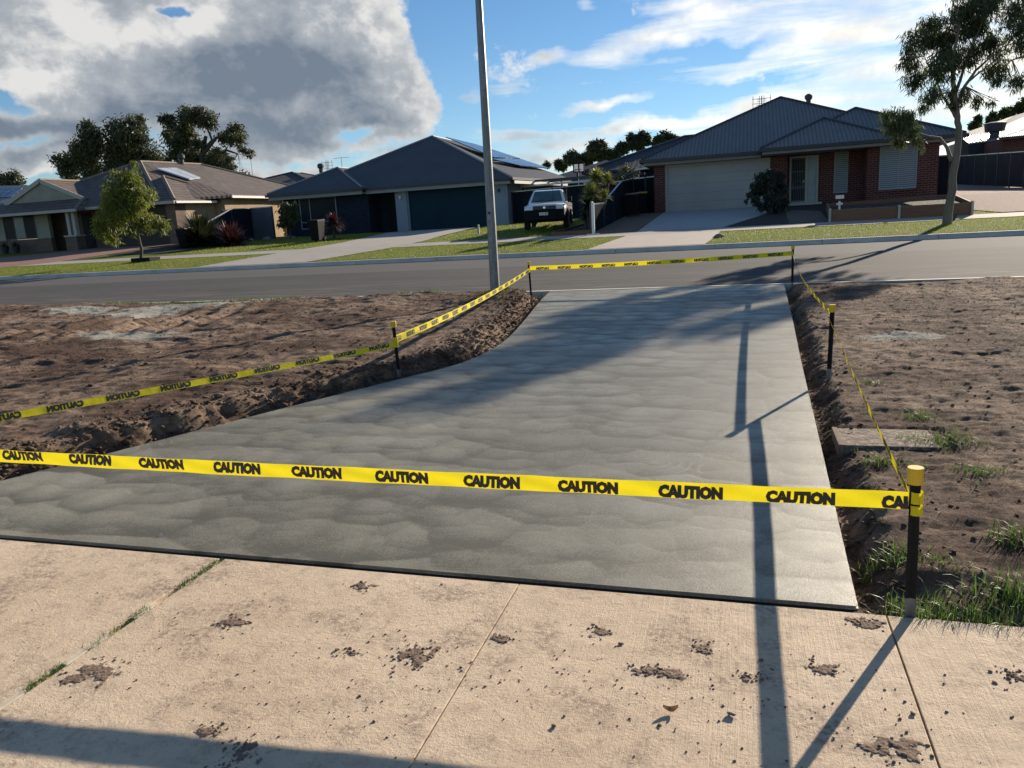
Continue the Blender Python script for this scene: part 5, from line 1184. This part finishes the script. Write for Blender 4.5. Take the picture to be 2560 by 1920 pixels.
for s in (-1, 1):
    q = [(s*.872, -.95, 1.20), (s*.872, .22, 1.20), (s*.722, .18, 1.62), (s*.722, -.42, 1.62)]
    MB().add([Vector(v)+Vector((s*.012, 0, .006)) for v in q]+[Vector(v)-Vector((s*.03, 0, 0)) for v in q], [(0, 1, 2, 3), (7, 6, 5, 4), (0, 4, 5, 1), (1, 5, 6, 2), (2, 6, 7, 3), (3, 7, 4, 0)]).build('side_window', m_carglass, UTE, world=False)
    d_ = MB().box(s*.915-.012, s*.915+.012, -.95, .25, .52, 1.12).build('door', m_car, UTE, world=False, bevel=.006); MB().box(s*.94-.012, s*.94+.012, .05, .20, .98, 1.02).build('handle', m_blackplastic, d_, world=False)
    MB().box(s*1.02-.10, s*1.02+.10, -1.02, -.90, 1.16, 1.36).build('mirror', m_blackplastic, UTE, world=False, bevel=.02)
    MB().loft([[(s*.50, -2.515, .90), (s*.86, -2.43, .86), (s*.90, -2.34, .98), (s*.88, -2.32, 1.03), (s*.56, -2.44, 1.01)], [(s*.50, -2.45, .90), (s*.86, -2.36, .86), (s*.88, -2.27, .98), (s*.86, -2.25, 1.03), (s*.56, -2.37, 1.01)]]).build('headlight', m_lampg, UTE, world=False)
    for y in (-1.62, 1.45):
        wv = MB().tube([(s*.76, y, .37), (s*.98, y, .37)], .37, 24); w_ = wv.build('wheel', m_tyre, UTE, world=False, smooth=False)
        MB().tube([(s*.97, y, .37), (s*.99, y, .37)], .23, 18).build('rim', m_rim, w_, world=False)
        arch = MB(); 
        for k in range(9):
            a0 = math.pi*k/8; a1 = math.pi*(k+1)/8
            if k < 8: arch.bar((s*.935, y+.46*math.cos(a0), .38+.46*math.sin(a0)), (s*.935, y+.46*math.cos(a1), .38+.46*math.sin(a1)), .06, .08, up=(1, 0, 0))
        arch.build('wheel_arch', m_blackplastic, UTE, world=False)
MB().box(-.50, .50, -2.53, -2.46, .84, 1.0).build('grille', m_blackplastic, UTE, world=False, bevel=.02)
g = MB()
for z in (.87, .92, .97): g.box(-.48, .48, -2.55, -2.53, z-.006, z+.006)
g.box(-.10, .10, -2.555, -2.535, .90, .945).build('grille_bars', m_trim_grey, UTE, world=False)
MB().tube([(0, -2.56, .925), (0, -2.575, .925)], .05, 14).build('badge', m_chrome, UTE, world=False)
b = MB().loft([[(-.90, -2.30, z0), (-.86, -2.56, z0), (-.45, -2.64, z0), (.45, -2.64, z0), (.86, -2.56, z0), (.90, -2.30, z0)] for z0 in (.40, .84)]); b.build('bumper', m_blackplastic, UTE, world=False, bevel=.02)
MB().box(-.88, .88, -2.35, -1.0, .30, .45).build('undertray', m_blackplastic, UTE, world=False)
pl = MB().box(-.22, .16, -2.665, -2.645, .60, .72).build('number_plate', m_white, UTE, world=False)
PT = text_mesh('1LZ 4EI', .10, .001); PT.transform(Matrix.Translation((-.03, -2.667, .66)) @ Matrix.Rotation(math.pi/2, 4, 'X')); PT.materials.append(m_ink)
po = bpy.data.objects.new('plate_lettering', PT); COL.objects.link(po); po.parent = pl
MB().box(-.92, .92, .55, 2.75, .86, .93).build('tray_floor', m_rim, UTE, world=False)
for s in (-1, 1): MB().box(s*.91-.015, s*.91+.015, .58, 2.72, .93, 1.16).build('tray_side', m_car, UTE, world=False)
b = MB()
for s in (-1, 1): b.bar((s*.80, .56, .93), (s*.78, .52, 1.76), .05)
b.bar((-.80, .52, 1.76), (.80, .52, 1.76), .05)
for x in (-.5, -.25, 0, .25, .5): b.bar((x, .54, .93), (x, .52, 1.74), .025)
b.build('headboard_frame', m_black, UTE, world=False)
b = MB()
for s in (-1, 1): b.bar((s*.4, -1.9, .42), (s*.4, 2.6, .55), .08, .14)
b.build('chassis_rail', m_blackplastic, UTE, world=False)
MB().tube([(.3, -1.15, 1.14), (.3, -1.35, 1.95)], .008, 5).build('aerial', m_black, UTE, world=False)
UTE.rotation_euler = (0, 0, R(9)); UTE.scale = (.94, .94, .94); UTE.location.x -= .42

# ------------------------------------------------------------------ bins, posts and garden things
def wheelie(x, y, lid, label, rz=0):
    z = gz(x, y); t = thing('wheelie_bin', label, 'bin', (x, y, z+.015), 'wheelie bins', rz)
    MB().loft([[(-.21, -.24, .06), (.21, -.24, .06), (.21, .24, .06), (-.21, .24, .06)], [(-.28, -.34, .95), (.28, -.34, .95), (.28, .34, .95), (-.28, .34, .95)]]).build('tub', m_blackplastic, t, world=False, bevel=.02)
    MB().loft([[(-.30, -.37, .95), (.30, -.37, .95), (.30, .36, .98), (-.30, .36, .98)], [(-.27, -.33, 1.01), (.27, -.33, 1.01), (.27, .34, 1.05), (-.27, .34, 1.05)]]).build('lid', lid, t, world=False, bevel=.01)
    for s in (-1, 1): MB().tube([(s*.22, .27, .11), (s*.28, .27, .11)], .11, 14).build('wheel', m_tyre, t, world=False)
    MB().tube([(-.2, .42, .93), (.2, .42, .93)], .018, 8).build('handle', m_blackplastic, t, world=False); return t
m_lidred = mat('dark_red_lid', (.16, .02, .02), nscale=5, rough=.5); m_lidyel = mat('yellow_lid', (.42, .30, .03), nscale=5, rough=.5)
wheelie(-4.95, 36.3, m_lidred, 'dark bin with red lid in the gravel gap beside the garage pier')
wheelie(-4.75, 38.3, m_lidyel, 'dark bin with yellow lid behind the red lidded bin')
wheelie(-27.45, 33.4, m_lidred, 'dark bin with dull red lid beside the flax bush')
wheelie(-19.62, 33.1, m_blackplastic, 'black bin standing on the lawn before the blue brick house')
# white letterbox post
p = G(1484, 586); t = thing('letterbox_post', 'slim white post on a square foot beside the far footpath', 'post', p)
MB().box(-.05, .05, -.04, .04, .03, 1.15).build('post', m_white, t, world=False); MB().box(-.24, .22, -.2, .12, 0.0, .03).build('foot_plate', m_white, t, world=False); MB().box(-.055, .0, -.045, .045, 1.15, 1.20).build('post_cap', m_white, t, world=False)
# garden tap post
p = G(1197, 586); t = thing('tap_post', 'short pale garden tap post on the lawn left of the ute', 'tap post', p)
MB().box(-.035, .035, -.035, .035, 0, .42).build('post', m_trim_grey, t, world=False); MB().tube([(-.04, -.04, .33), (-.12, -.05, .33), (-.13, -.05, .27)], .02, 6).build('tap', m_trim_dark, t, world=False)
# white letterbox on the planter of the brick house
p = at(2098, 528, 29.6); t = thing('letterbox', 'small white letterbox on a slim white post in the timber planter', 'letterbox', (p.x, 29.6, 1.25))
zz = lambda y: at(2098, y, 29.6).z-1.25
MB().box(-.03, .03, -.03, .03, -.1, zz(503)).build('post', m_white, t, world=False); MB().box(-.13, .13, -.12, .12, zz(497), zz(488)).build('box', m_white, t, world=False); MB().box(-.10, .10, -.05, -.03, zz(512), zz(507)).build('number_board', m_white, t, world=False)
# timber planter
t = thing('timber_planter', 'long low raised garden bed of red brown timber sleepers', 'planter', (4.9, 28.6, .96))
b = MB().box(2.84, 4.90, 28.55, 28.61, .90, 1.36).build('front_board', m_wood, t); MB().box(4.96, 7.05, 28.55, 28.61, .90, 1.36).build('front_board', m_wood, t)
for x in (2.80, 4.93, 7.08): MB().box(x-.035, x+.035, 28.50, 28.66, .85, 1.40).build('corner_post', m_rail if x > 3 else m_trim_cream, t)
MB().add([(2.80, 28.6, .9), (2.86, 28.6, .9), (3.20, 33.6, 1.2), (3.14, 33.6, 1.2), (2.80, 28.6, 1.36), (2.86, 28.6, 1.36), (3.20, 33.6, 1.60), (3.14, 33.6, 1.60)], [(3,2,1,0),(4,5,6,7),(0,1,5,4),(1,2,6,5),(2,3,7,6),(3,0,4,7)]).build('side_board', m_wood, t)
MB().add([(7.05, 28.6, .9), (7.11, 28.6, .9), (7.95, 34.6, 1.2), (7.89, 34.6, 1.2), (7.05, 28.6, 1.36), (7.11, 28.6, 1.36), (7.95, 34.6, 1.66), (7.89, 34.6, 1.66)], [(3,2,1,0),(4,5,6,7),(0,1,5,4),(1,2,6,5),(2,3,7,6),(3,0,4,7)]).build('side_board', m_wood, t)
MB().add([(3.2, 33.55, 1.1), (7.9, 34.6, 1.15), (7.9, 34.66, 1.15), (3.2, 33.61, 1.1), (3.2, 33.55, 1.60), (7.9, 34.6, 1.68), (7.9, 34.66, 1.68), (3.2, 33.61, 1.60)], [(3,2,1,0),(4,5,6,7),(0,1,5,4),(1,2,6,5),(2,3,7,6),(3,0,4,7)]).build('back_board', m_wood, t)
MB().add([(2.86, 28.62, 1.26), (7.04, 28.62, 1.26), (7.88, 34.5, 1.50), (3.2, 33.5, 1.46)], [(0, 1, 2, 3)]).build('soil', m_mulch, t)
# garden edging by the yucca
t = thing('garden_edging', 'low red timber edging round the yucca bed', 'edging', (-6.2, 29.2, 1))
b = MB().bar((-7.05, 28.95, 1.02), (-5.55, 28.9, 1.06), .05, .14).build('front_board', m_wood, t); MB().bar((-7.05, 28.95, 1.02), (-6.6, 33, 1.28), .05, .14).build('side_board', m_wood, t)
# boulder at the grass corner
def boulder(x, y, s, label, zs=.5):
    z = gz(x, y); o = lumps('boulder', [(0, 0, s*.2)], [s], m_rock, flat=zs); o.location = (x, y, z)
    sub = o.modifiers.new('s', 'SUBSURF'); sub.levels = 1; sub.render_levels = 1; tag(o, label, 'rock')
boulder(-.75, 25.3, .22, 'flat stone at the corner of the driveway apron and grass')
for i, (x, y, s) in enumerate([(-25.4, 37.5, .26), (-25.0, 37.0, .2), (-24.2, 37.9, .24), (-26.2, 37.2, .22)]):
    z = gz(x, y); o = lumps('garden_rock', [(0, 0, s*.2)], [s], m_rock, flat=.5); o.location = (x, y, z); tag(o, ['largest garden rock by the fence foot beside the blue brick house', 'smallest garden rock in front of the rocks by the fence', 'garden rock nearest the small weeping standard tree', 'garden rock nearest the flax bushes'][i], 'rock', 'garden rocks by the fence')
# flower pots under the left window
for (x, lab) in ((-44.2, 'dark plant pot at the brick base nearer the left photo edge'), (-43.3, 'dark plant pot at the brick base nearer the porch pier')):
    t = thing('plant_pot', lab, 'plant pot', (x, 37.3, gz(x, 37.3)+.02), 'pots by the tiled house'); MB().tube([(0, 0, 0), (0, 0, .38), (0, 0, .42)], [.16, .24, .25], 12).build('pot', m_trim_dark, t, world=False)
    pp = RNG.normal(0, .09, (90, 3)); pp[:, 2] = .4; bl = blades('foliage', pp, .15, .4, .03, m_leaf_flax, .9, 2); bl.parent = t
# pit lid
a, b_, c, d = G(2075, 1066), G(2078, 1120), G(2345, 1120), G(2330, 1075)
t = thing('pit_lid', 'pale weathered concrete pit lid half buried in the clay beside the slab', 'pit lid', (a.x, a.y, a.z))
k_ = Vector((0, 0, .055)); x0, x1, y0, y1 = .60, 1.16, 5.00, 5.40
b = MB(); b.box(x0, x1, y0, y1, -.02, .064); b.build('slab', mat('speckled_concrete', (.27, .21, .155), (.10, .066, .045), 22, .9, .9, 30, bdist=.02, contrast=2), t, bevel=.006)
b = MB().box(x0-.02, x0+.012, y0-.01, y1+.01, -.02, .068); b.build('frame_edge', m_mud, t, bevel=.004)
# litter and chips on the far kerb, tree stake by the gum
p = G(2381, 551); t = thing('tree_stake_stub', 'short dark broken stub leaning at the foot of the gum tree', 'stake', p); MB().bar((0, 0, -.05), (.12, .1, .18), .07, .05).build('stub', m_bark_dark, t, world=False)

# ------------------------------------------------------------------ trees and shrubs
def leaf_cloud(name, centers, radii, n, size, m, parent, droop=.5, aspect=.22, sub=9, subr=.38, flat=.85):
    """many small folded leaves gathered in clumps within each cluster"""
    C_ = np.asarray([c[:] for c in centers]); Rr = np.asarray(radii); w = Rr**2.2; w = w/w.sum()
    ci = RNG.choice(len(C_), n, p=w)
    subc = RNG.normal(0, 1, (len(C_), sub*3, 3)); subc /= np.linalg.norm(subc, axis=2, keepdims=True); subc *= RNG.uniform(.35, 1.0, (len(C_), sub*3, 1))
    si = RNG.integers(0, sub*3, n); r = Rr[ci][:, None]
    P_ = C_[ci]+subc[ci, si]*r*np.array([1, 1, flat])+RNG.normal(0, 1, (n, 3))*r*subr*.5
    d = RNG.normal(0, 1, (n, 3)); d[:, 2] -= droop*2.2; d /= np.linalg.norm(d, axis=1, keepdims=True)
    u = RNG.normal(0, 1, (n, 3)); s = np.cross(d, u); s /= np.linalg.norm(s, axis=1, keepdims=True); nn = np.cross(s, d)
    Lh = size*RNG.uniform(.6, 1.3, (n, 1)); Wd = Lh*aspect
    V = np.stack([P_, P_+d*Lh*.45+s*Wd*.5+nn*Wd*.2, P_+d*Lh, P_+d*Lh*.45-s*Wd*.5+nn*Wd*.2], 1).reshape(-1, 3)
    i = np.arange(n)*4; Fc = np.concatenate([np.stack([i, i+1, i+2], 1), np.stack([i, i+2, i+3], 1)])
    return npmesh(name, V, Fc, m, parent)
def limb(parent, pts, rads, m, name='limb', n=7):
    P_ = []; Rd = []
    for i in range(len(pts)-1):
        for k in range(3):
            t_ = k/3; P_.append(Vector(pts[i]).lerp(Vector(pts[i+1]), t_)+Vector((random.gauss(0, 1), random.gauss(0, 1), 0))*rads[i]*.12*(k > 0)); Rd.append(rads[i]+(rads[i+1]-rads[i])*t_)
    P_.append(Vector(pts[-1])); Rd.append(rads[-1]); return MB().tube(P_, Rd, n).build(name, m, parent, smooth=True)
def tree(label, Y, trunk, limbs, clusters, nleaf, size, ml, mb_, jit, rscale=1.0, droop=.5, aspect=.22, name='tree', group=None, extra=(), zbase=None, subr=.38, cat='tree', limbrad=1.0):
    """trunk / limbs: lists of (px, py, radius_m); clusters: (px, py, r_px); Y: distance"""
    b0 = at(trunk[0][0], trunk[0][1], Y); mpp = (at(trunk[0][0]+10, trunk[0][1], Y)-b0).length/10
    t = thing(name, label, cat, (b0.x, Y, zbase if zbase is not None else b0.z), group)
    pts = [at(p[0], p[1], Y) for p in trunk]; limb(t, [pts[0]-Vector((0, 0, .15))]+pts[1:], [p[2] for p in trunk], mb_, 'trunk', 10)
    cs = []; rs = []
    for (px, py, r) in list(clusters): cs.append(at(px, py, Y)+Vector((0, random.uniform(-jit, jit), 0))); rs.append(r*mpp*rscale)
    for e_ in extra: cs.append(Vector(e_[0])); rs.append(e_[1])
    for lb in limbs: limb(t, [at(p[0], p[1], Y) for p in lb], [p[2]*limbrad for p in lb], mb_)
    # twigs from the nearest limb point into each cluster
    src = [at(p[0], p[1], Y) for lb in limbs for p in lb[1:]]+pts[-1:]
    tw = MB()
    for c, r in zip(cs, rs):
        q = min(src, key=lambda s: (s-c).length)
        for _ in range(3):
            e_ = c+Vector((random.gauss(0, .4), random.gauss(0, .4), random.gauss(0, .35)))*r; mid = q.lerp(e_, .5)+Vector((0, 0, random.uniform(-.1, .15)))*r; tw.tube([q, mid, e_], [.03*limbrad*max(.5, r), .02*limbrad*max(.5, r), .006], 5)
    tw.build('twigs', mb_, t)
    leaf_cloud('crown', cs, rs, nleaf, size, ml, t, droop, aspect, subr=subr); return t
GUM = [(2310,100,58),(2300,185,48),(2345,170,55),(2338,232,42),(2395,55,70),(2460,30,62),(2410,135,52),(2478,108,55),(2535,95,52),(2508,168,46),(2540,205,34),(2392,240,38),(2440,250,26),(2425,-10,62),(2500,-40,62),(2565,30,62),(2285,140,34),(2320,60,36),(2590,130,50),(2440,-80,60),(2500,-95,52),(2360,-50,36),(2370,110,50),(2460,262,16),(2320,262,22)]
LOW = [(2240,300,44),(2272,322,34),(2210,288,24),(2248,350,24),(2300,345,18),(2230,320,34),(2275,290,22),(2300,370,10)]
tree('tall gum tree with pale trunk on the verge before the red brick house', 25.9,
     [(2368,562,.14),(2372,520,.12),(2381,450,.105),(2392,385,.095),(2397,330,.088),(2394,292,.08),(2388,250,.08),(2382,200,.06),(2385,130,.04),(2400,60,.025)],
     [[(2380,402,.07),(2368,370,.05),(2350,345,.04),(2318,340,.028),(2285,330,.02),(2250,312,.012)], [(2394,296,.07),(2376,270,.04),(2355,235,.03),(2335,190,.018),(2310,140,.01)],
      [(2390,270,.06),(2412,215,.045),(2440,175,.035),(2478,142,.025),(2510,125,.012)], [(2420,205,.03),(2450,180,.025),(2490,150,.02),(2530,150,.01)], [(2390,230,.05),(2420,140,.03),(2450,70,.02),(2470,20,.01)]],
     GUM+LOW, 24500, .19, m_leaf_gum, m_bark, .7, .88, .9, .15, 'gum_tree', subr=.33)
# young street tree on the left
YT = [(310,470,40),(280,500,34),(345,490,34),(300,440,26),(325,445,28),(330,530,38),(285,545,34),(262,570,22),(270,590,14),(350,550,26),(312,500,40),(265,520,20),(372,540,10),(395,552,18),(410,560,16),(420,575,8),(285,600,10),(365,510,16),(330,408,10),(262,545,18),(345,575,12)]
tree('young yellow green street tree in a black collar on the left verge', 26.6, [(350,656,.07),(354,625,.06),(348,600,.055),(343,572,.05),(335,540,.04),(322,490,.03),(315,450,.015)],
     [[(343,572,.03),(375,552,.02),(400,553,.01)], [(343,580,.03),(310,560,.02),(285,560,.01)], [(335,540,.03),(350,505,.02),(350,480,.01)]], YT, 9000, .24, m_leaf_yel, m_bark_dark, .35, .86, .7, .2, 'street_tree', zbase=gz(-24, 26.6))
p = at(350, 658, 26.4); t = thing('tree_collar', 'low black rubber collar round the young street tree', 'collar', (p.x, 26.5, gz(p.x, 26.5)))
MB().box(-.48, .48, -.06, 0, 0, .17).box(-.48, .48, .5, .56, 0, .17).build('side_strip', m_blackplastic, t, world=False); MB().box(-.48, -.42, 0, .5, 0, .17).box(.42, .48, 0, .5, 0, .17).build('end_strip', m_blackplastic, t, world=False)
# two big eucalypts behind the tiled house
T1 = [(300,335,38),(260,350,34),(340,345,38),(230,385,34),(290,390,44),(350,395,44),(372,408,18),(250,320,20),(320,305,24),(335,295,12),(210,400,26),(180,405,24),(165,410,16),(190,430,24),(240,430,30),(300,440,30),(355,438,24),(345,310,14),(225,355,20)]
tree('broad dark eucalypt behind the left part of the tiled roof', 84, [(300,520,.5),(298,450,.4),(300,400,.3),(305,350,.2)], [[(298,450,.25),(250,420,.15),(190,410,.08)], [(298,440,.25),(345,400,.15),(370,370,.08)], [(300,400,.2),(270,350,.12),(255,330,.06)]],
     T1, 26000, .50, m_leaf_dark, m_bark_dark, 2.0, .80, .4, .34, 'eucalypt', 'eucalypts behind the tiled house', subr=.45)
T2 = [(440,285,24),(410,300,22),(470,290,26),(510,290,28),(545,300,26),(575,325,22),(595,350,20),(600,380,12),(405,330,20),(425,350,26),(470,330,26),(440,385,34),(480,400,38),(520,400,34),(550,410,30),(575,430,24),(425,410,16),(500,360,18),(540,340,20),(595,400,12),(590,440,14),(455,355,26),(480,315,16),(590,370,10),(565,380,10)]
tree('gappy dark eucalypt behind the right part of the tiled roof', 84, [(500,520,.5),(502,440,.4),(505,390,.3),(515,340,.2)], [[(505,400,.25),(460,350,.18),(430,310,.08)], [(505,390,.25),(540,345,.2),(575,335,.1)], [(520,400,.2),(565,375,.15),(595,385,.08)], [(508,380,.2),(530,350,.15),(510,300,.08)]],
     T2, 22000, .48, m_leaf_dark, m_bark_dark, 2.0, .80, .4, .34, 'eucalypt', 'eucalypts behind the tiled house', subr=.42)
tree('small dark tree top at the left photo edge above the pale roof', 88, [(20,520,.3),(20,480,.25),(22,462,.1)], [], [(0,455,22),(30,452,22),(52,462,14),(-40,460,26)], 5000, .5, m_leaf_dark, m_bark_dark, 1, .9, .3, .4, 'distant_tree', 'far trees on the skyline')
tree('hazy tree group behind the hoop left of the charcoal tiled roof', 105, [(1440,440,.4),(1440,410,.3),(1445,390,.2)], [], [(1390,405,10),(1400,412,14),(1430,395,18),(1460,398,18),(1490,370,20),(1475,385,16),(1510,385,18),(1530,390,14),(1500,362,12),(1375,412,7)], 14000, .5, m_leaf_dark, m_bark_dark, 2, .9, .3, .4, 'distant_tree', 'far trees on the skyline', subr=.42)
tree('tall far tree with two round tufts above the charcoal tiled roof', 105, [(1595,420,.4),(1598,380,.3),(1600,350,.2)], [], [(1580,345,10),(1578,360,12),(1605,342,14),(1598,360,14),(1615,352,10),(1560,370,14),(1545,378,12)], 8000, .5, m_leaf_dark, m_bark_dark, 2, .9, .3, .4, 'distant_tree', 'far trees on the skyline', subr=.42)
tree('far tree left of the corrugated roof slope', 105, [(1665,420,.4),(1667,380,.3),(1668,350,.2)], [], [(1650,350,10),(1665,342,14),(1680,350,12),(1640,358,8),(1690,350,8),(1665,358,16)], 8000, .5, m_leaf_dark, m_bark_dark, 2, .9, .3, .4, 'distant_tree', 'far trees on the skyline', subr=.42)
tree('flat topped far tree above the grey roof at the right photo edge', 95, [(2545,340,.4),(2540,310,.3),(2540,290,.2)], [], [(2450,310,14),(2430,318,10),(2475,300,12),(2500,288,12),(2525,278,14),(2550,270,16),(2556,258,12),(2440,300,10),(2470,292,7),(2590,270,24)], 9000, .42, m_leaf_gum, m_bark_dark, 2, .9, .2, .4, 'distant_tree', 'far trees on the skyline', subr=.42)
# weeping standards
WP = [(1925,432,18),(1905,445,20),(1945,440,20),(1895,470,22),(1925,465,28),(1955,470,20),(1890,500,16),(1930,500,24),(1960,505,14),(1905,515,14),(1945,520,14),(1872,485,8),(1866,500,6),(1880,462,8)]
tree('dark weeping mop top tree beside the pale garage door', 33.4, [(1921,538,.07),(1920,518,.06),(1922,480,.05),(1922,445,.03)], [[(1922,445,.03),(1895,450,.02),(1870,490,.01)]], WP, 8500, .14, m_leaf_weep, m_bark_dark, .35, .85, 1.4, .35, 'weeping_tree', subr=.4)
WP2 = [(712,518,18),(730,520,18),(720,535,20),(705,540,12),(738,540,12),(712,552,14),(732,555,12)]
tree('small weeping standard tree at the left corner of the blue brick house', 37.6, [(726,605,.05),(724,570,.045),(722,530,.03)], [], WP2, 2600, .22, mat('olive_leaf', (.10, .11, .03), (.04, .05, .02), 2, .6, transl=.3), m_bark_dark, .3, .9, 1.2, .3, 'weeping_tree')

def strappy(parent, c, n, Lr, w, m, name='leaf_head', up=.25, seg=4, curl=.5):
    n = int(n*2.2); w = w*1.5; Lr = Lr*1.15
    """rosette of arching strap leaves"""
    V = []; Fc = []
    for i in range(n):
        if i == 0: n_ = n
        a = random.random()*6.283; e_ = random.uniform(-.35, 1.45) if up > 0 else random.uniform(-.6, 1.2); L_ = Lr*random.uniform(.7, 1.1)
        d = Vector((math.cos(a)*math.cos(e_), math.sin(a)*math.cos(e_), math.sin(e_))); s = Vector((-math.sin(a), math.cos(a), 0)); base = len(V)
        for k in range(seg+1):
            t_ = k/seg; p_ = c+d*L_*t_-Vector((0, 0, curl*L_*t_*t_*.5)); ww = w*(1-t_**1.6)*(.5+t_ if t_ < .5 else 1); V += [p_-s*ww/2, p_+s*ww/2]
        for k in range(seg): q = base+2*k; Fc.append((q, q+1, q+3, q+2))
    return npmesh(name, [tuple(v) for v in V], Fc, m, parent)
# big yucca group
Yy = 31.0; p0 = at(1475, 578, Yy); t = thing('yucca', 'large yellow green yucca clump with several spiky heads beside the white post', 'yucca', (p0.x, Yy, gz(p0.x, Yy)))
for (px, py, L_, n, dy) in ((1492, 446, .52, 170, .5), (1478, 486, .55, 170, -.2), (1520, 452, .42, 110, .9), (1470, 515, .50, 120, -.1), (1488, 530, .45, 90, 0), (1462, 545, .35, 60, .1), (1510, 490, .38, 90, .5)):
    c = at(px, py, Yy+dy); strappy(t, c, n, L_, .045, m_leaf_yucca if py < 500 else m_leaf_flax, curl=.35)  # upper heads take a brightened leaf colour that stands in for sunlight
    limb(t, [(c.x*.5+p0.x*.5, Yy, gz(p0.x, Yy)-.1), (c.x*.8+p0.x*.2, Yy+dy*.5, (c.z+1)/2), tuple(c)], [.09, .08, .07], m_bark_dark, 'stem')
# red cordyline
Yc = 34.4; p0 = at(836, 607, Yc); t = thing('cordyline', 'red leaved cordyline on a short trunk before the blue brick house', 'cordyline', (p0.x, Yc, gz(p0.x, Yc)))
c = at(834, 556, Yc); strappy(t, c, 150, .62, .05, m_leaf_red, curl=.55); strappy(t, c-Vector((0, 0, .1)), 60, .55, .045, m_straw, 'dry_leaf_skirt', curl=1.1); limb(t, [tuple(p0-Vector((0, 0, .1))), tuple(at(835, 580, Yc)), tuple(c)], [.07, .06, .05], m_bark_dark, 'stem')
sheet('mulch_ring', [(p0.x+.6*math.cos(k*.785), Yc-.05+.5*math.sin(k*.785)) for k in range(8)], .03, m_mulch)
# flax bushes left
for (px, py, L_, n, Yf, m_, lab) in ((505, 590, 1.15, 420, 34.4, m_leaf_flax, 'big dark green flax bush left of the grey ribbed fence'), (578, 600, .75, 200, 33.6, m_leaf_red, 'dusky red flax plant right of the big flax bush')):
    c = at(px, 612, Yf); c.z = gz(c.x, Yf); t = thing('flax_bush', lab, 'flax', tuple(c)); strappy(t, c+Vector((0, 0, .15)), n, L_*1.6, .075, m_, 'leaf_clump', curl=.35); strappy(t, c+Vector((.25, .2, .05)), n//2, L_*1.1, .07, m_, 'outer_leaves', curl=.7)
c = at(470, 575, 34.8); c.z = gz(c.x, 34.8); t = thing('flax_bush', 'smaller green flax bush behind the bin with dull red lid', 'flax', tuple(c)); strappy(t, c+Vector((0, 0, .1)), 160, .95, .05, m_leaf_flax, 'leaf_clump', curl=.4)
# low shrubs by the charcoal fence
c = at(1566, 422, 45); t = thing('shrub', 'rusty shrub top showing over the side fence rails', 'shrub', (c.x, 45, 1.8)); limb(t, [(c.x, 45, 1.6), (c.x, 45, c.z)], [.05, .02], m_bark_dark, 'stem'); leaf_cloud('crown', [c, c+Vector((.3, .2, -.2)), c+Vector((-.3, 0, -.3))], [.35, .3, .3], 900, .16, m_leaf_gum, t)
